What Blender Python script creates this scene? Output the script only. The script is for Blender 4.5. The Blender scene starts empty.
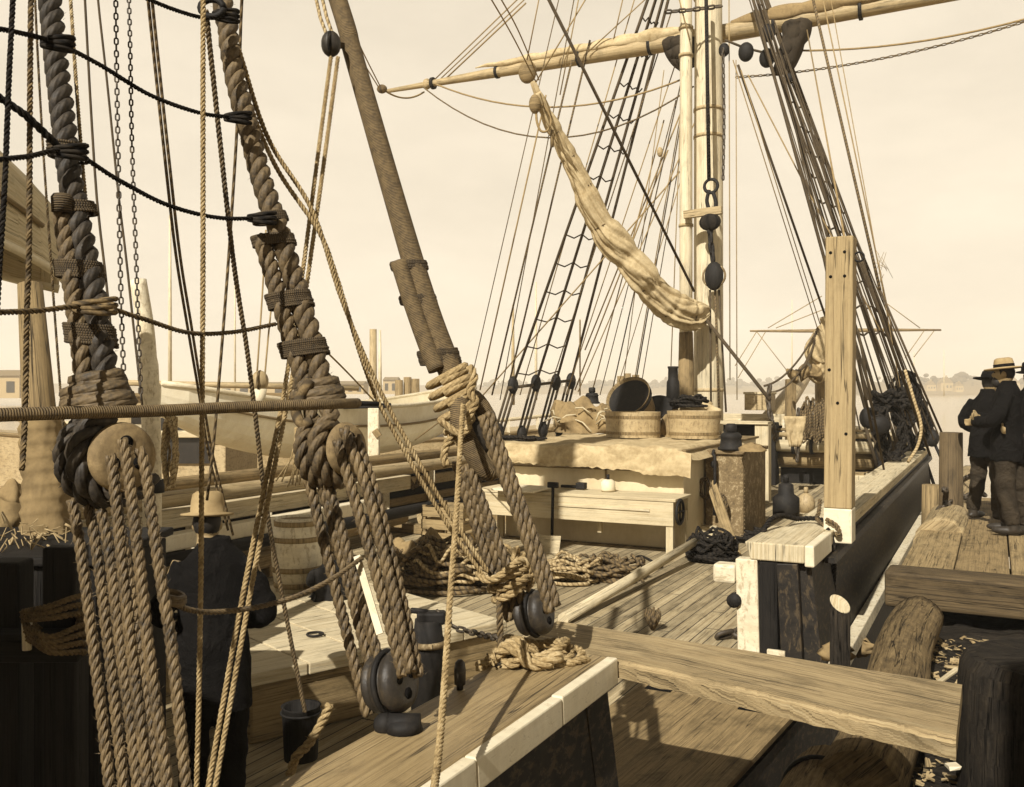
import bpy, math, random
from mathutils import Vector, Matrix, noise
random.seed(7)
C = bpy.context.scene.collection
sc = bpy.context.scene

# ------------------------------------------------------------------ camera
# world: +Y = ship's bow, +X = starboard, z = 0 at the water
YAW = math.radians(27.0)
F = 950.0
HOR = 390.0
CAMP = Vector((1.343, -3.49, 3.30))
cam = bpy.data.cameras.new('camera'); camo = bpy.data.objects.new('camera', cam); C.objects.link(camo)
camo.location = CAMP; camo.rotation_euler = (math.pi/2, 0, YAW)
cam.sensor_width = 36.0; cam.lens = F/1024*36.0
cam.shift_y = -(393.5-HOR)/1024
cam.clip_start = 0.05; cam.clip_end = 8000
sc.camera = camo

# ------------------------------------------------------------------ sky, sun, exposure
SUN_EL = math.radians(40)
SUN_DIR = Vector((0.02, -1.0, 0)).normalized()*math.cos(SUN_EL) + Vector((0, 0, math.sin(SUN_EL)))
world = bpy.data.worlds.new('World'); sc.world = world; world.use_nodes = True
nt = world.node_tree; nt.nodes.clear()
sky = nt.nodes.new('ShaderNodeTexSky'); sky.sky_type = 'NISHITA'; sky.sun_disc = False
sky.sun_elevation = SUN_EL; sky.sun_rotation = math.atan2(SUN_DIR.x, SUN_DIR.y)
bw = nt.nodes.new('ShaderNodeRGBToBW'); nt.links.new(sky.outputs[0], bw.inputs[0])
pw = nt.nodes.new('ShaderNodeMath'); pw.operation = 'POWER'; pw.inputs[1].default_value = 0.12
nt.links.new(bw.outputs[0], pw.inputs[0])
vm = nt.nodes.new('ShaderNodeVectorMath'); vm.operation = 'SCALE'
vm.inputs[0].default_value = (6.40, 5.62, 4.42)
nt.links.new(pw.outputs[0], vm.inputs['Scale'])
bg = nt.nodes.new('ShaderNodeBackground'); bg.inputs[1].default_value = 0.10
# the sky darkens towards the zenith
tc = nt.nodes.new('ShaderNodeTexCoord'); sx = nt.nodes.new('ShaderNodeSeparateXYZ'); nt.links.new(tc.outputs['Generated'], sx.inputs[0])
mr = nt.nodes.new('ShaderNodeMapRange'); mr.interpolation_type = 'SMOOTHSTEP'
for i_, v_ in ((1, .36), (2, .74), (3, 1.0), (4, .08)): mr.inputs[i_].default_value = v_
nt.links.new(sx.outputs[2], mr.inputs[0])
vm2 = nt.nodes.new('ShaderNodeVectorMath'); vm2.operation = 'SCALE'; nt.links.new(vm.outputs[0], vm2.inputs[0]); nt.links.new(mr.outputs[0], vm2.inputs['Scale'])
# faint uneven high haze
cn = nt.nodes.new('ShaderNodeTexNoise'); cn.inputs['Scale'].default_value = 3.2; cn.inputs['Detail'].default_value = 6; cn.inputs['Roughness'].default_value = .62
cm = nt.nodes.new('ShaderNodeMapping'); cm.inputs['Scale'].default_value = (1, 1, 2.6); nt.links.new(tc.outputs['Generated'], cm.inputs[0]); nt.links.new(cm.outputs[0], cn.inputs['Vector'])
cr_ = nt.nodes.new('ShaderNodeMapRange'); 
for i_, v_ in ((1, .3), (2, .7), (3, .90), (4, 1.06)): cr_.inputs[i_].default_value = v_
nt.links.new(cn.outputs['Fac'], cr_.inputs[0])
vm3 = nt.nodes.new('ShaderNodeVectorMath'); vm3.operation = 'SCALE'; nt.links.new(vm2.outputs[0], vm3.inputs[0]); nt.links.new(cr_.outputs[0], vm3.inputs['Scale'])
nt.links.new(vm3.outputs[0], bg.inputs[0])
wo = nt.nodes.new('ShaderNodeOutputWorld'); nt.links.new(bg.outputs[0], wo.inputs[0])
sl = bpy.data.lights.new('sun', 'SUN'); sl.energy = 5.0; sl.angle = math.radians(0.53); sl.color = (1.0, 0.94, 0.84)
slo = bpy.data.objects.new('sun', sl); C.objects.link(slo)
slo.rotation_euler = SUN_DIR.to_track_quat('Z', 'Y').to_euler(); slo.location = (0, -20, 30)
sc.view_settings.view_transform = 'Standard'; sc.view_settings.look = 'None'
sc.view_settings.exposure = 0.36; sc.view_settings.gamma = 1.0
try: sc.view_settings.use_curve_mapping = False
except Exception: pass
sc.render.engine = 'CYCLES'
sc.cycles.max_bounces = 6; sc.cycles.volume_bounces = 2

# ------------------------------------------------------------------ projection helpers
CR = Vector((math.cos(YAW), math.sin(YAW), 0)); CF = Vector((-math.sin(YAW), math.cos(YAW), 0)); UP = Vector((0, 0, 1))
def ray(px, py): return CF + CR*((px-512)/F) + UP*(-(py-HOR)/F)
def W(px, py, Y): return CAMP + ray(px, py)*Y                     # point at depth Y
def G(px, py, z): r = ray(px, py); return CAMP + r*((z-CAMP.z)/r.z)  # point on a level plane
def VX(px, py, x): r = ray(px, py); return CAMP + r*((x-CAMP.x)/r.x) # point on a plane x = const
def VY(px, py, y): r = ray(px, py); return CAMP + r*((y-CAMP.y)/r.y)
def m_at(Y, px): return px*Y/F                                    # pixels -> metres at depth Y
DECK, RAIL, WHARF = 1.35, 2.25, 1.80

# ------------------------------------------------------------------ sepia materials
def sep(L):
    pts = [(0.0,(1.05,1,1.02)),(.02,(1.2,1,.78)),(.08,(1.42,1,.51)),(.25,(1.38,1,.48)),(.5,(1.18,1,.64)),(.85,(1.05,1,.82))]
    for (a,ca),(b,cb) in zip(pts, pts[1:]):
        if L <= b:
            t = (L-a)/(b-a); c = [ca[i]*(1-t)+cb[i]*t for i in range(3)]; break
    else: c = list(cb)
    k = 1/(0.2126*c[0]+0.7152*c[1]+0.0722*c[2])
    return tuple(min(.95, L*k*x) for x in c)+(1,)
MATS = {}
class NT:
    def __init__(s, name):
        s.m = bpy.data.materials.new(name); s.m.use_nodes = True; s.t = s.m.node_tree
        s.b = s.t.nodes['Principled BSDF']
    def n(s, typ, **kw):
        o = s.t.nodes.new(typ)
        for k, v in kw.items():
            if k.startswith('i_'):
                key = k[2:]; o.inputs[int(key) if key.isdigit() else key].default_value = v
            else: setattr(o, k, v)
        return o
    def l(s, a, b): s.t.links.new(a, b)
    def math(s, op, a, b=None, clamp=False):
        o = s.n('ShaderNodeMath', operation=op); o.use_clamp = clamp
        for i, v in enumerate((a, b)):
            if v is None: continue
            if isinstance(v, (int, float)): o.inputs[i].default_value = v
            else: s.l(v, o.inputs[i])
        return o.outputs[0]
    def mix(s, fac, a, b):
        o = s.n('ShaderNodeMix', data_type='RGBA')
        for i, v in ((0, fac), (6, a), (7, b)):
            if isinstance(v, (int, float, tuple)): o.inputs[i].default_value = v
            else: s.l(v, o.inputs[i])
        return o.outputs[2]
    def noise(s, vec, scale, detail=4, rough=.6, dist=0):
        o = s.n('ShaderNodeTexNoise'); o.inputs['Scale'].default_value = scale; o.inputs['Detail'].default_value = detail
        o.inputs['Roughness'].default_value = rough; o.inputs['Distortion'].default_value = dist
        if vec is not None: s.l(vec, o.inputs['Vector'])
        return o.outputs['Fac']
    def ramp(s, fac, stops):
        o = s.n('ShaderNodeValToRGB'); e = o.color_ramp.elements
        while len(e) < len(stops): e.new(.5)
        for k, (p, c) in zip(e, stops): k.position = p; k.color = c if isinstance(c, tuple) else (c, c, c, 1)
        s.l(fac, o.inputs[0]); return o.outputs[0]
    def bump(s, h, strength, dist=.01):
        o = s.n('ShaderNodeBump'); o.inputs['Strength'].default_value = strength; o.inputs['Distance'].default_value = dist
        s.l(h, o.inputs['Height']); s.l(o.outputs[0], s.b.inputs['Normal'])
    def uv(s, sx=1, sy=1):
        u = s.n('ShaderNodeUVMap'); m = s.n('ShaderNodeMapping'); m.inputs['Scale'].default_value = (sx, sy, 1)
        s.l(u.outputs[0], m.inputs[0]); return m.outputs[0]
    def obj(s, sx=1, sy=1, sz=1):
        u = s.n('ShaderNodeTexCoord'); m = s.n('ShaderNodeMapping'); m.inputs['Scale'].default_value = (sx, sy, sz)
        s.l(u.outputs['Object'], m.inputs[0]); return m.outputs[0]
    def sepuv(s):
        u = s.n('ShaderNodeUVMap'); x = s.n('ShaderNodeSeparateXYZ'); s.l(u.outputs[0], x.inputs[0]); return x.outputs[0], x.outputs[1]
    def fin(s, col, rough=.8, spec=.25, metal=0):
        if isinstance(col, tuple): s.b.inputs['Base Color'].default_value = col
        else: s.l(col, s.b.inputs['Base Color'])
        s.b.inputs['Roughness'].default_value = rough; s.b.inputs['Metallic'].default_value = metal
        s.b.inputs['Specular IOR Level'].default_value = spec
        return s.m

def wood(name, L, contrast=.5, seam=0, rough=.75, stain=.45, crack=True, spec=.2):
    n = NT(name)
    g1 = n.noise(n.uv(.38, 26), 2.2, 6, .7, .2); g2 = n.noise(n.uv(1.6, 170), 2.4, 4, .75, .1)
    g = n.math('ADD', n.math('MULTIPLY', g1, .5), n.math('MULTIPLY', g2, .5))
    st = n.noise(n.uv(1.0, 2.4), 2.6, 7, .72, .5)
    lo, hi = sep(L*(1-contrast)*.8), sep(min(.85, L*(1+contrast*.45)))
    col = n.ramp(g, [(.38, lo), (.50, sep(L)), (.61, hi)])
    dark = n.ramp(st, [(.36, (1-stain,)*3+(1,)), (.50, (1-stain*.25,)*3+(1,)), (.62, (1, 1, 1, 1))])
    mx = n.n('ShaderNodeMix', data_type='RGBA', blend_type='MULTIPLY'); mx.inputs[0].default_value = 1
    n.l(col, mx.inputs[6]); n.l(dark, mx.inputs[7]); col = mx.outputs[2]
    # pits and scars
    pit = n.ramp(n.noise(n.uv(11, 95), 2.6, 3, .6), [(.67, 0.0), (.73, 1.0)])
    col = n.mix(n.math('MULTIPLY', pit, .55), col, sep(L*.15)); h = n.math('SUBTRACT', g, n.math('MULTIPLY', pit, .5))
    if crack:
        cr = n.noise(n.uv(.16, 10), 1.9, 4, .5, .2)
        ck = n.ramp(cr, [(.4925, 0.0), (.5, 1.0), (.5075, 0.0)])
        msk = n.ramp(n.noise(n.uv(.5, 2.5), 2.1, 2), [(.44, 0.0), (.50, 1.0)])
        cc = n.math('MULTIPLY', ck, msk)
        col = n.mix(n.math('MULTIPLY', cc, .92), col, sep(L*.07))
        h = n.math('SUBTRACT', h, n.math('MULTIPLY', cc, 1.6))
    if seam:
        u, v = n.sepuv()
        q = n.math('DIVIDE', v, seam); fr = n.math('FRACT', q); fl = n.math('FLOOR', q)
        wn = n.n('ShaderNodeTexWhiteNoise', noise_dimensions='1D'); n.l(fl, wn.inputs['W'])
        var = n.n('ShaderNodeMix', data_type='RGBA', blend_type='MULTIPLY'); var.inputs[0].default_value = 1
        n.l(col, var.inputs[6]); n.l(n.ramp(wn.outputs[0], [(0, .60), (1, 1.0)]), var.inputs[7])
        uu = n.math('ADD', n.math('DIVIDE', u, 3.4), n.math('MULTIPLY', wn.outputs[0], 7.3))
        bt = n.math('LESS_THAN', n.math('FRACT', uu), .004)
        wob = n.math('MULTIPLY', n.noise(n.uv(3, 1), 3, 3), .05)
        sm = n.math('MAXIMUM', n.math('LESS_THAN', n.math('ADD', fr, wob), .105), bt)
        col = n.mix(n.math('MULTIPLY', sm, .93), var.outputs[2], sep(L*.06))
        h = n.math('SUBTRACT', h, n.math('MULTIPLY', sm, 1.2))
    n.bump(h, .8, .007)
    return n.fin(col, rough, spec)
def paint(name, L, wear=.5, under=.16, rough=.55, spec=.3, scale=5):
    n = NT(name)
    a = n.noise(n.uv(2.2, 5), scale, 6, .7, .3); b = n.noise(n.uv(1, 1), 2.2, 4, .6)
    base = n.mix(n.ramp(b, [(.3, 0.0), (.7, 1.0)]), sep(L*.78), sep(L))
    msk = n.ramp(a, [(.60-.14*wear, 0.0), (.66-.10*wear, 1.0)])
    col = n.mix(n.math('MULTIPLY', msk, min(1, wear)), base, sep(under))
    sk = n.ramp(n.noise(n.uv(6, 2.2), 2.4, 6, .75, .4), [(.40, 0.0), (.62, 1.0)]); sp = n.ramp(n.noise(n.uv(14, 14), 3, 3, .6), [(.64, 0.0), (.70, 1.0)])
    col = n.mix(n.math('MULTIPLY', sk, .30*min(1, wear+.3)), col, sep(under*.6)); col = n.mix(n.math('MULTIPLY', sp, .5*min(1, wear+.2)), col, sep(under*.35))
    g = n.noise(n.uv(1.5, 28), 2, 4)
    n.bump(n.math('ADD', n.math('MULTIPLY', g, .5), n.math('MULTIPLY', msk, -.5)), .35, .004)
    return n.fin(col, rough, spec)
def ropem(name, L, pitch=0, contrast=.6, rough=.9):
    n = NT(name)
    f = n.noise(n.obj(1, 1, 1), 90, 3, .7); f2 = n.noise(n.obj(1, 1, 1), 3.5, 5, .75)
    f3 = n.noise(n.obj(1, 1, 1), 14, 4, .7)
    col = n.ramp(n.math('ADD', n.math('MULTIPLY', f, .45), n.math('ADD', n.math('MULTIPLY', f2, .25), n.math('MULTIPLY', f3, .3))), [(.36, sep(L*(1-contrast)*.8)), (.50, sep(L*.85)), (.60, sep(L*1.25))])
    h = f
    if pitch:
        u, v = n.sepuv()
        w = n.math('SINE', n.math('MULTIPLY', n.math('ADD', n.math('DIVIDE', u, pitch), n.math('MULTIPLY', v, -1)), 2*math.pi))
        w = n.math('ADD', n.math('MULTIPLY', w, .5), .5)
        col = n.mix(n.ramp(w, [(.05, 1.0), (.4, 0.0)]), col, sep(L*.42))
        h = n.math('ADD', n.math('MULTIPLY', w, 1.0), n.math('MULTIPLY', f, .3))
        n.bump(h, .8, .006)
    else:
        # yarns of a strand
        u, v = n.sepuv()
        w = n.math('SINE', n.math('ADD', n.math('MULTIPLY', v, 2*math.pi*7), n.math('MULTIPLY', u, 160)))
        n.bump(n.math('ADD', n.math('MULTIPLY', w, .35), n.math('MULTIPLY', f, .7)), .5, .003)
    return n.fin(col, rough, .12 if rough > .8 else .32)
def servedm(name, L):
    n = NT(name); u, v = n.sepuv()
    j = n.noise(n.uv(9, 2), 3, 3)
    w = n.math('SINE', n.math('ADD', n.math('MULTIPLY', u, 2*math.pi/.0065), n.math('MULTIPLY', j, 5)))
    f = n.noise(n.obj(), 40, 4, .7)
    col = n.ramp(n.math('ADD', n.math('MULTIPLY', w, .2), f), [(.25, sep(L*.35)), (.55, sep(L*.85)), (.8, sep(L*1.15))])
    n.bump(n.math('ADD', w, f), .5, .003)
    return n.fin(col, .8, .2)
def canvasm(name, L, rough=.95):
    n = NT(name)
    a = n.noise(n.obj(), 3.2, 6, .65, .6); b = n.noise(n.obj(), 22, 4, .6)
    col = n.ramp(n.math('ADD', n.math('MULTIPLY', a, .65), n.math('MULTIPLY', b, .35)), [(.3, sep(L*.42)), (.55, sep(L*.85)), (.72, sep(L))])
    n.bump(n.math('ADD', a, n.math('MULTIPLY', b, .2)), .45, .02)
    return n.fin(col, rough, .1)
def ironm(name, L, rust=.4, rough=.55, spec=.4, sc_=7):
    n = NT(name)
    a = n.noise(n.obj(), sc_, 7, .7, .4); b = n.noise(n.obj(), sc_*5, 4, .7)
    col = n.ramp(n.math('ADD', n.math('MULTIPLY', a, .6), n.math('MULTIPLY', b, .4)), [(.34, sep(L*.45)), (.52, sep(L)), (.68, sep(L*(1+2.2*rust)))])
    n.bump(n.math('ADD', a, b), .4, .004)
    return n.fin(col, rough, spec)
def clothm(name, L):
    n = NT(name)
    a = n.noise(n.obj(), 6, 5, .6, .5); b = n.noise(n.obj(), 240, 2, .6)
    col = n.ramp(n.math('ADD', n.math('MULTIPLY', a, .6), n.math('MULTIPLY', b, .4)), [(.3, sep(L*.55)), (.65, sep(L*1.25))])
    n.bump(n.math('ADD', n.math('MULTIPLY', a, 1.0), n.math('MULTIPLY', b, .12)), 1.0, .09)
    return n.fin(col, .92, .1)
def plain(name, L, rough=.6, spec=.3):
    n = NT(name); f = n.noise(n.obj(), 14, 5, .6)
    col = n.ramp(f, [(.3, sep(L*.75)), (.7, sep(min(.9, L*1.12)))])
    n.bump(f, .15, .004)
    return n.fin(col, rough, spec)
def barkm(name, L):
    n = NT(name)
    g = n.noise(n.uv(2.0, 26), 1.6, 7, .7, .8); b = n.noise(n.uv(3, 3), 3, 5, .7)
    col = n.ramp(n.math('ADD', n.math('MULTIPLY', g, .6), n.math('MULTIPLY', b, .4)), [(.33, sep(L*.22)), (.5, sep(L*.8)), (.7, sep(L*1.5))])
    ck = n.ramp(n.noise(n.uv(.35, 9), 2, 4, .55, .3), [(.488, 0.0), (.5, 1.0), (.512, 0.0)])
    col = n.mix(n.math('MULTIPLY', ck, .85), col, sep(L*.1))
    n.bump(n.math('SUBTRACT', n.math('ADD', g, b), n.math('MULTIPLY', ck, 1.2)), 1.0, .03)
    return n.fin(col, .9, .12)

M = dict(
 deck=wood('deck_planking', .42, .45, seam=.112, stain=.38),
 oldwood=wood('weathered_timber', .26, .55), pale=wood('pale_timber', .52, .32, stain=.25), wet=wood('wet_timber', .09, .6), mid=wood('brown_timber', .21, .5),
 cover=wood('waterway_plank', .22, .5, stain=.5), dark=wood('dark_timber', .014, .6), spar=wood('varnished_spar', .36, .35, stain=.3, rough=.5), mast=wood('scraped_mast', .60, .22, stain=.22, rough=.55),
 railtop=wood('oiled_rail_wood', .26, .45, rough=.55, stain=.35, spec=.35), bench=wood('planed_bench_pine', .50, .18, stain=.18, crack=False),
 gang=wood('gangplank_oak', .31, .7, stain=.45), post=wood('squared_post_pine', .31, .3, stain=.2),
 white=paint('white_paint', .74, .26, .30), dirtywhite=paint('chipped_white_paint', .72, .55, .22), black=paint('black_paint', .012, .65, .075, rough=.55, spec=.25),
 tan=paint('buff_paint', .58, .12, .35), boatwhite=paint('pale_boat_paint', .82, .12, .4), greytan=paint('faded_paint', .40, .6, .14),
 manila=ropem('manila_rope', .30), manilat=ropem('manila_line', .36, pitch=.05), tarred=ropem('tarred_rope', .12), lany=ropem('lanyard_rope', .115, contrast=.75, rough=.58),
 blackrope=ropem('black_tarred_line', .022, pitch=.06), brownrope=ropem('brown_tarred_line', .13, pitch=.06), shroud=ropem('hawser_rope', .095, rough=.66), shroudd=ropem('dark_hawser', .040, rough=.62),
 thin=plain('hemp_line', .22, .9, .1), thind=plain('tarred_hemp_line', .06, .9, .1),
 served=servedm('served_rope', .14), seizing=servedm('marline_seizing', .08), pole=servedm('rope_wrapped_iron', .15),
 canvas=canvasm('old_canvas', .46), canvasd=canvasm('dirty_canvas', .24), sail=canvasm('furled_sailcloth', .50), canvask=canvasm('tarred_canvas', .05),
 iron=ironm('black_iron', .013, .5, .7, .25), rusty=ironm('rusty_plate', .15, .9, .8, .2, 9), chain=ironm('chain_iron', .05, .5),
 lignum=ironm('oiled_block_wood', .028, .6, .5, .4, 14), deadeye=ironm('scrubbed_deadeye_wood', .17, .3, .75, .2, 9), hole=plain('painted_hole_dark', .008, .9, .05),
 log=barkm('log_bark', .19), logd=barkm('wet_dark_bark', .032), pile=barkm('tarred_pile', .032),
 coat=clothm('dark_wool', .009), trousers=clothm('dark_trouser_cloth', .014), trouserb=clothm('brown_work_trousers', .04), shirt=clothm('striped_shirt_cloth', .35),
 skin=plain('skin', .26, .55, .3), straw=plain('straw_hat', .27, .85, .1), felt=clothm('dark_felt', .010), boot=plain('boot_leather', .03, .5), hair=plain('dark_hair', .02, .6),
 roof=plain('grey_roof', .16, .9), brick=plain('far_wall', .32, .9), leaf=plain('far_foliage', .06, .95), glassd=plain('dark_window', .02, .3, .5), chip=plain('wood_chip', .30, .8),
)
# ------------------------------------------------------------------ mesh builder
ORG = {}
def crs(pts, n=8):
    P = [Vector(p) for p in pts]
    if len(P) < 3: return [P[0].lerp(P[-1], i/n) for i in range(n+1)]
    out = []
    for i in range(len(P)-1):
        p0 = P[i-1] if i else P[0]*2-P[1]; p1 = P[i]; p2 = P[i+1]; p3 = P[i+2] if i+2 < len(P) else P[-1]*2-P[-2]
        for k in range(n):
            t = k/n
            out.append(.5*((2*p1)+(p2-p0)*t+(2*p0-5*p1+4*p2-p3)*t*t+(3*p1-p0-3*p2+p3)*t**3))
    out.append(P[-1].copy()); return out
def resample(P, ds):
    d = [0]
    for a, b in zip(P, P[1:]): d.append(d[-1]+(b-a).length)
    L = d[-1]; n = max(2, int(L/ds)); out = []; j = 0
    for i in range(n+1):
        s = L*i/n
        while j < len(d)-2 and d[j+1] < s: j += 1
        t = (s-d[j])/max(1e-9, d[j+1]-d[j]); out.append(P[j].lerp(P[j+1], min(1, max(0, t))))
    return out
def frames(P):
    T = []
    for i in range(len(P)):
        t = P[min(i+1, len(P)-1)]-P[max(i-1, 0)]
        T.append(t.normalized() if t.length > 1e-9 else Vector((0, 0, 1)))
    n = T[0].orthogonal().normalized(); out = []
    for t in T:
        n = n-t*n.dot(t)
        n = n.normalized() if n.length > 1e-6 else t.orthogonal().normalized()
        out.append((t, n, t.cross(n)))
    return out
def basis(d, up=UP):
    x = Vector(d).normalized(); z = Vector(up)-x*Vector(up).dot(x)
    if z.length < 1e-5: z = x.orthogonal()
    z.normalize(); y = z.cross(x)
    return Matrix((x, y, z)).transposed()
class MB:
    def __init__(s): s.v = []; s.f = []; s.uv = []; s.sm = []
    def face(s, idx, uv, smooth): s.f.append(idx); s.uv.append(uv); s.sm.append(smooth)
    def tube(s, pts, r, n=8, cap=True, vfrac=True, lobes=None, rnd=0):
        P = [Vector(p) for p in pts]; R = r if isinstance(r, (list, tuple)) else [r]*len(P)
        fr = frames(P); b = len(s.v); u = [0]; off = random.random()*5
        for a, c in zip(P, P[1:]): u.append(u[-1]+(c-a).length)
        for i, (p, (t, nn, bb)) in enumerate(zip(P, fr)):
            for k in range(n):
                a = 2*math.pi*k/n; rr = R[i]
                if lobes: rr *= lobes(u[i], a)
                if rnd: rr *= 1+rnd*(random.random()-.5)
                s.v.append(p+nn*math.cos(a)*rr+bb*math.sin(a)*rr)
        for i in range(len(P)-1):
            for k in range(n):
                k2 = (k+1) % n
                v0, v1 = (k/n, (k+1)/n) if vfrac else (off+k/n*2*math.pi*R[i], off+(k+1)/n*2*math.pi*R[i])
                s.face([b+i*n+k, b+i*n+k2, b+(i+1)*n+k2, b+(i+1)*n+k], [(u[i]+off, v0), (u[i]+off, v1), (u[i+1]+off, v1), (u[i+1]+off, v0)], True)
        if cap:
            for i, rev in ((0, True), (len(P)-1, False)):
                idx = [b+i*n+k for k in range(n)]; 
                uvs = [(off+R[i]*math.cos(2*math.pi*k/n), off+R[i]*math.sin(2*math.pi*k/n)) for k in range(n)]
                if rev: idx.reverse(); uvs.reverse()
                s.face(idx, uvs, False)
        return s
    def rope(s, pts, r, pitch=None, n=7, strands=3, sub=8, phase=0):
        pitch = pitch or r*5.2
        P = resample(crs(pts, sub), pitch/9); fr = frames(P); sd = random.random()*99; L = 0; acc = [0]
        for a, c in zip(P, P[1:]): acc.append(acc[-1]+(c-a).length)
        for k in range(strands):
            q = []
            for i, (p, (t, nn, bb)) in enumerate(zip(P, fr)):
                a = phase+2*math.pi*(acc[i]/pitch+k/strands)
                q.append(p+(nn*math.cos(a)+bb*math.sin(a))*r*.53)
            s.tube(q, [r*.485*(1+.10*noise.noise((acc[i]*11, k*7, sd))+.06*noise.noise((acc[i]*60, k*3, sd))) for i in range(len(q))], n)
        if r > .012:
            for i in range(int(acc[-1]*90)):
                j = random.randrange(len(P)); t, nn, bb = fr[j]; a = random.random()*6.28; o = nn*math.cos(a)+bb*math.sin(a); b = len(s.v); p = P[j]+o*r*.9
                w = t*.0011; e = p+o*random.uniform(.004, .016)+t*random.uniform(-.015, .015)
                s.v += [p-w, p+w, e]; s.face([b, b+1, b+2], [(0, 0), (0, .1), (.1, 0)], False)
        return s
    def box(s, c, size, R=None, wob=0):
        c = Vector(c); R = R or Matrix.Identity(3); hx, hy, hz = [q/2 for q in size]; b = len(s.v)
        ax = max(range(3), key=lambda i: size[i])
        loc = [Vector((x, y, z)) for x in (-hx, hx) for y in (-hy, hy) for z in (-hz, hz)]
        for p in loc:
            w = Vector((random.uniform(-wob, wob) for _ in range(3))) if wob else Vector((0, 0, 0))
            s.v.append(c+R @ (p+w))
        o1, o2 = random.random()*9, random.random()*9
        for f in ((0, 1, 3, 2), (4, 6, 7, 5), (0, 4, 5, 1), (2, 3, 7, 6), (0, 2, 6, 4), (1, 5, 7, 3)):
            ps = [loc[i] for i in f]
            span = [max(p[i] for p in ps)-min(p[i] for p in ps) for i in range(3)]
            A = [i for i in range(3) if span[i] > 1e-9] or [0, 1]
            if len(A) < 2: A = [0, 1]
            ua = ax if ax in A else A[0]; va = [i for i in A if i != ua][0]
            s.face([b+i for i in f], [(p[ua]+o1, p[va]+o2) for p in ps], False)
        return s
    def beam(s, p0, p1, w, h, up=UP, wob=0):
        p0, p1 = Vector(p0), Vector(p1); return s.box((p0+p1)/2, ((p1-p0).length, w, h), basis(p1-p0, up), wob)
    def lathe(s, prof, c, axis=UP, n=24, close=False, up=None):
        R = basis(axis, up if up else (Vector((1, 0, 0)) if abs(Vector(axis).normalized().x) < .9 else UP)); c = Vector(c); b = len(s.v); d = [0]
        for (r0, z0), (r1, z1) in zip(prof, prof[1:]): d.append(d[-1]+math.hypot(r1-r0, z1-z0))
        for r, z in prof:
            for k in range(n):
                a = 2*math.pi*k/n; s.v.append(c+R @ Vector((z, r*math.cos(a), r*math.sin(a))))
        rm = max(r for r, z in prof)
        for i in range(len(prof)-1):
            for k in range(n):
                k2 = (k+1) % n
                s.face([b+i*n+k, b+i*n+k2, b+(i+1)*n+k2, b+(i+1)*n+k], [(d[i], k/n*rm*6.28), (d[i], (k+1)/n*rm*6.28), (d[i+1], (k+1)/n*rm*6.28), (d[i+1], k/n*rm*6.28)], True)
        for i, rev in ((0, True), (len(prof)-1, False)):
            if prof[i][0] > 1e-6:
                idx = [b+i*n+k for k in range(n)]; uvs = [(prof[i][0]*math.cos(2*math.pi*k/n), prof[i][0]*math.sin(2*math.pi*k/n)) for k in range(n)]
                if rev: idx.reverse(); uvs.reverse()
                s.face(idx, uvs, False)
        return s
    def prism(s, poly, ext):
        poly = [Vector(p) for p in poly]; ext = Vector(ext); n = len(poly); b = len(s.v)
        s.v += poly+[p+ext for p in poly]
        e = (poly[1]-poly[0]).normalized(); nn = ext.normalized(); e2 = nn.cross(e); o = random.random()*5
        uv = lambda p: (p.dot(e)+o, p.dot(e2))
        s.face([b+i for i in range(n)][::-1], [uv(p) for p in poly][::-1], False)
        s.face([b+n+i for i in range(n)], [uv(p) for p in poly], False)
        for i in range(n):
            j = (i+1) % n; L = (poly[j]-poly[i]).length; H = ext.length
            s.face([b+i, b+j, b+n+j, b+n+i], [(o, 0), (o+L, 0), (o+L, H), (o, H)], False)
        return s
    def grid(s, fn, nu, nv, smooth=True, su=1, sv=1):
        b = len(s.v)
        for i in range(nu+1):
            for j in range(nv+1): s.v.append(Vector(fn(i/nu, j/nv)))
        for i in range(nu):
            for j in range(nv):
                s.face([b+i*(nv+1)+j, b+(i+1)*(nv+1)+j, b+(i+1)*(nv+1)+j+1, b+i*(nv+1)+j+1], [(i/nu*su, j/nv*sv), ((i+1)/nu*su, j/nv*sv), ((i+1)/nu*su, (j+1)/nv*sv), (i/nu*su, (j+1)/nv*sv)], smooth)
        return s
    def ell(s, c, rad, R=None, n=14, m=9):
        R = R or Matrix.Identity(3); c = Vector(c)
        def fn(u, v):
            a = 2*math.pi*u; t = math.pi*v
            return c+R @ Vector((rad[0]*math.sin(t)*math.cos(a), rad[1]*math.sin(t)*math.sin(a), rad[2]*math.cos(t)))
        return s.grid(fn, n, m, True, 2*max(rad), 2*max(rad))
    def ring(s, c, axis, R, r, n=24, m=8):
        B = basis(axis); c = Vector(c); P = [c+B @ Vector((0, R*math.cos(2*math.pi*i/n), R*math.sin(2*math.pi*i/n))) for i in range(n+1)]
        return s.tube(P, r, m, cap=False)
    def link(s, c, d, side, L, wdt, r):
        d = Vector(d).normalized(); side = (Vector(side)-d*Vector(side).dot(d)).normalized(); P = []
        hw = wdt/2-r; hl = L/2-r-hw
        for i in range(17):
            a = 2*math.pi*i/16; P.append(Vector(c)+side*math.cos(a)*hw+d*(math.sin(a)*hw+(hl if math.sin(a) > 1e-6 else -hl if math.sin(a) < -1e-6 else 0)))
        return s.tube(P, r, 5, cap=False)
    def chain(s, pts, pitch, wdt, r):
        P = resample(crs(pts, 8), pitch); fr = frames(P)
        for i in range(len(P)-1):
            t, n, b = fr[i]; s.link((P[i]+P[i+1])/2, P[i+1]-P[i], n if i % 2 else b, pitch+2.2*r, wdt, r)
        return s
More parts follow.
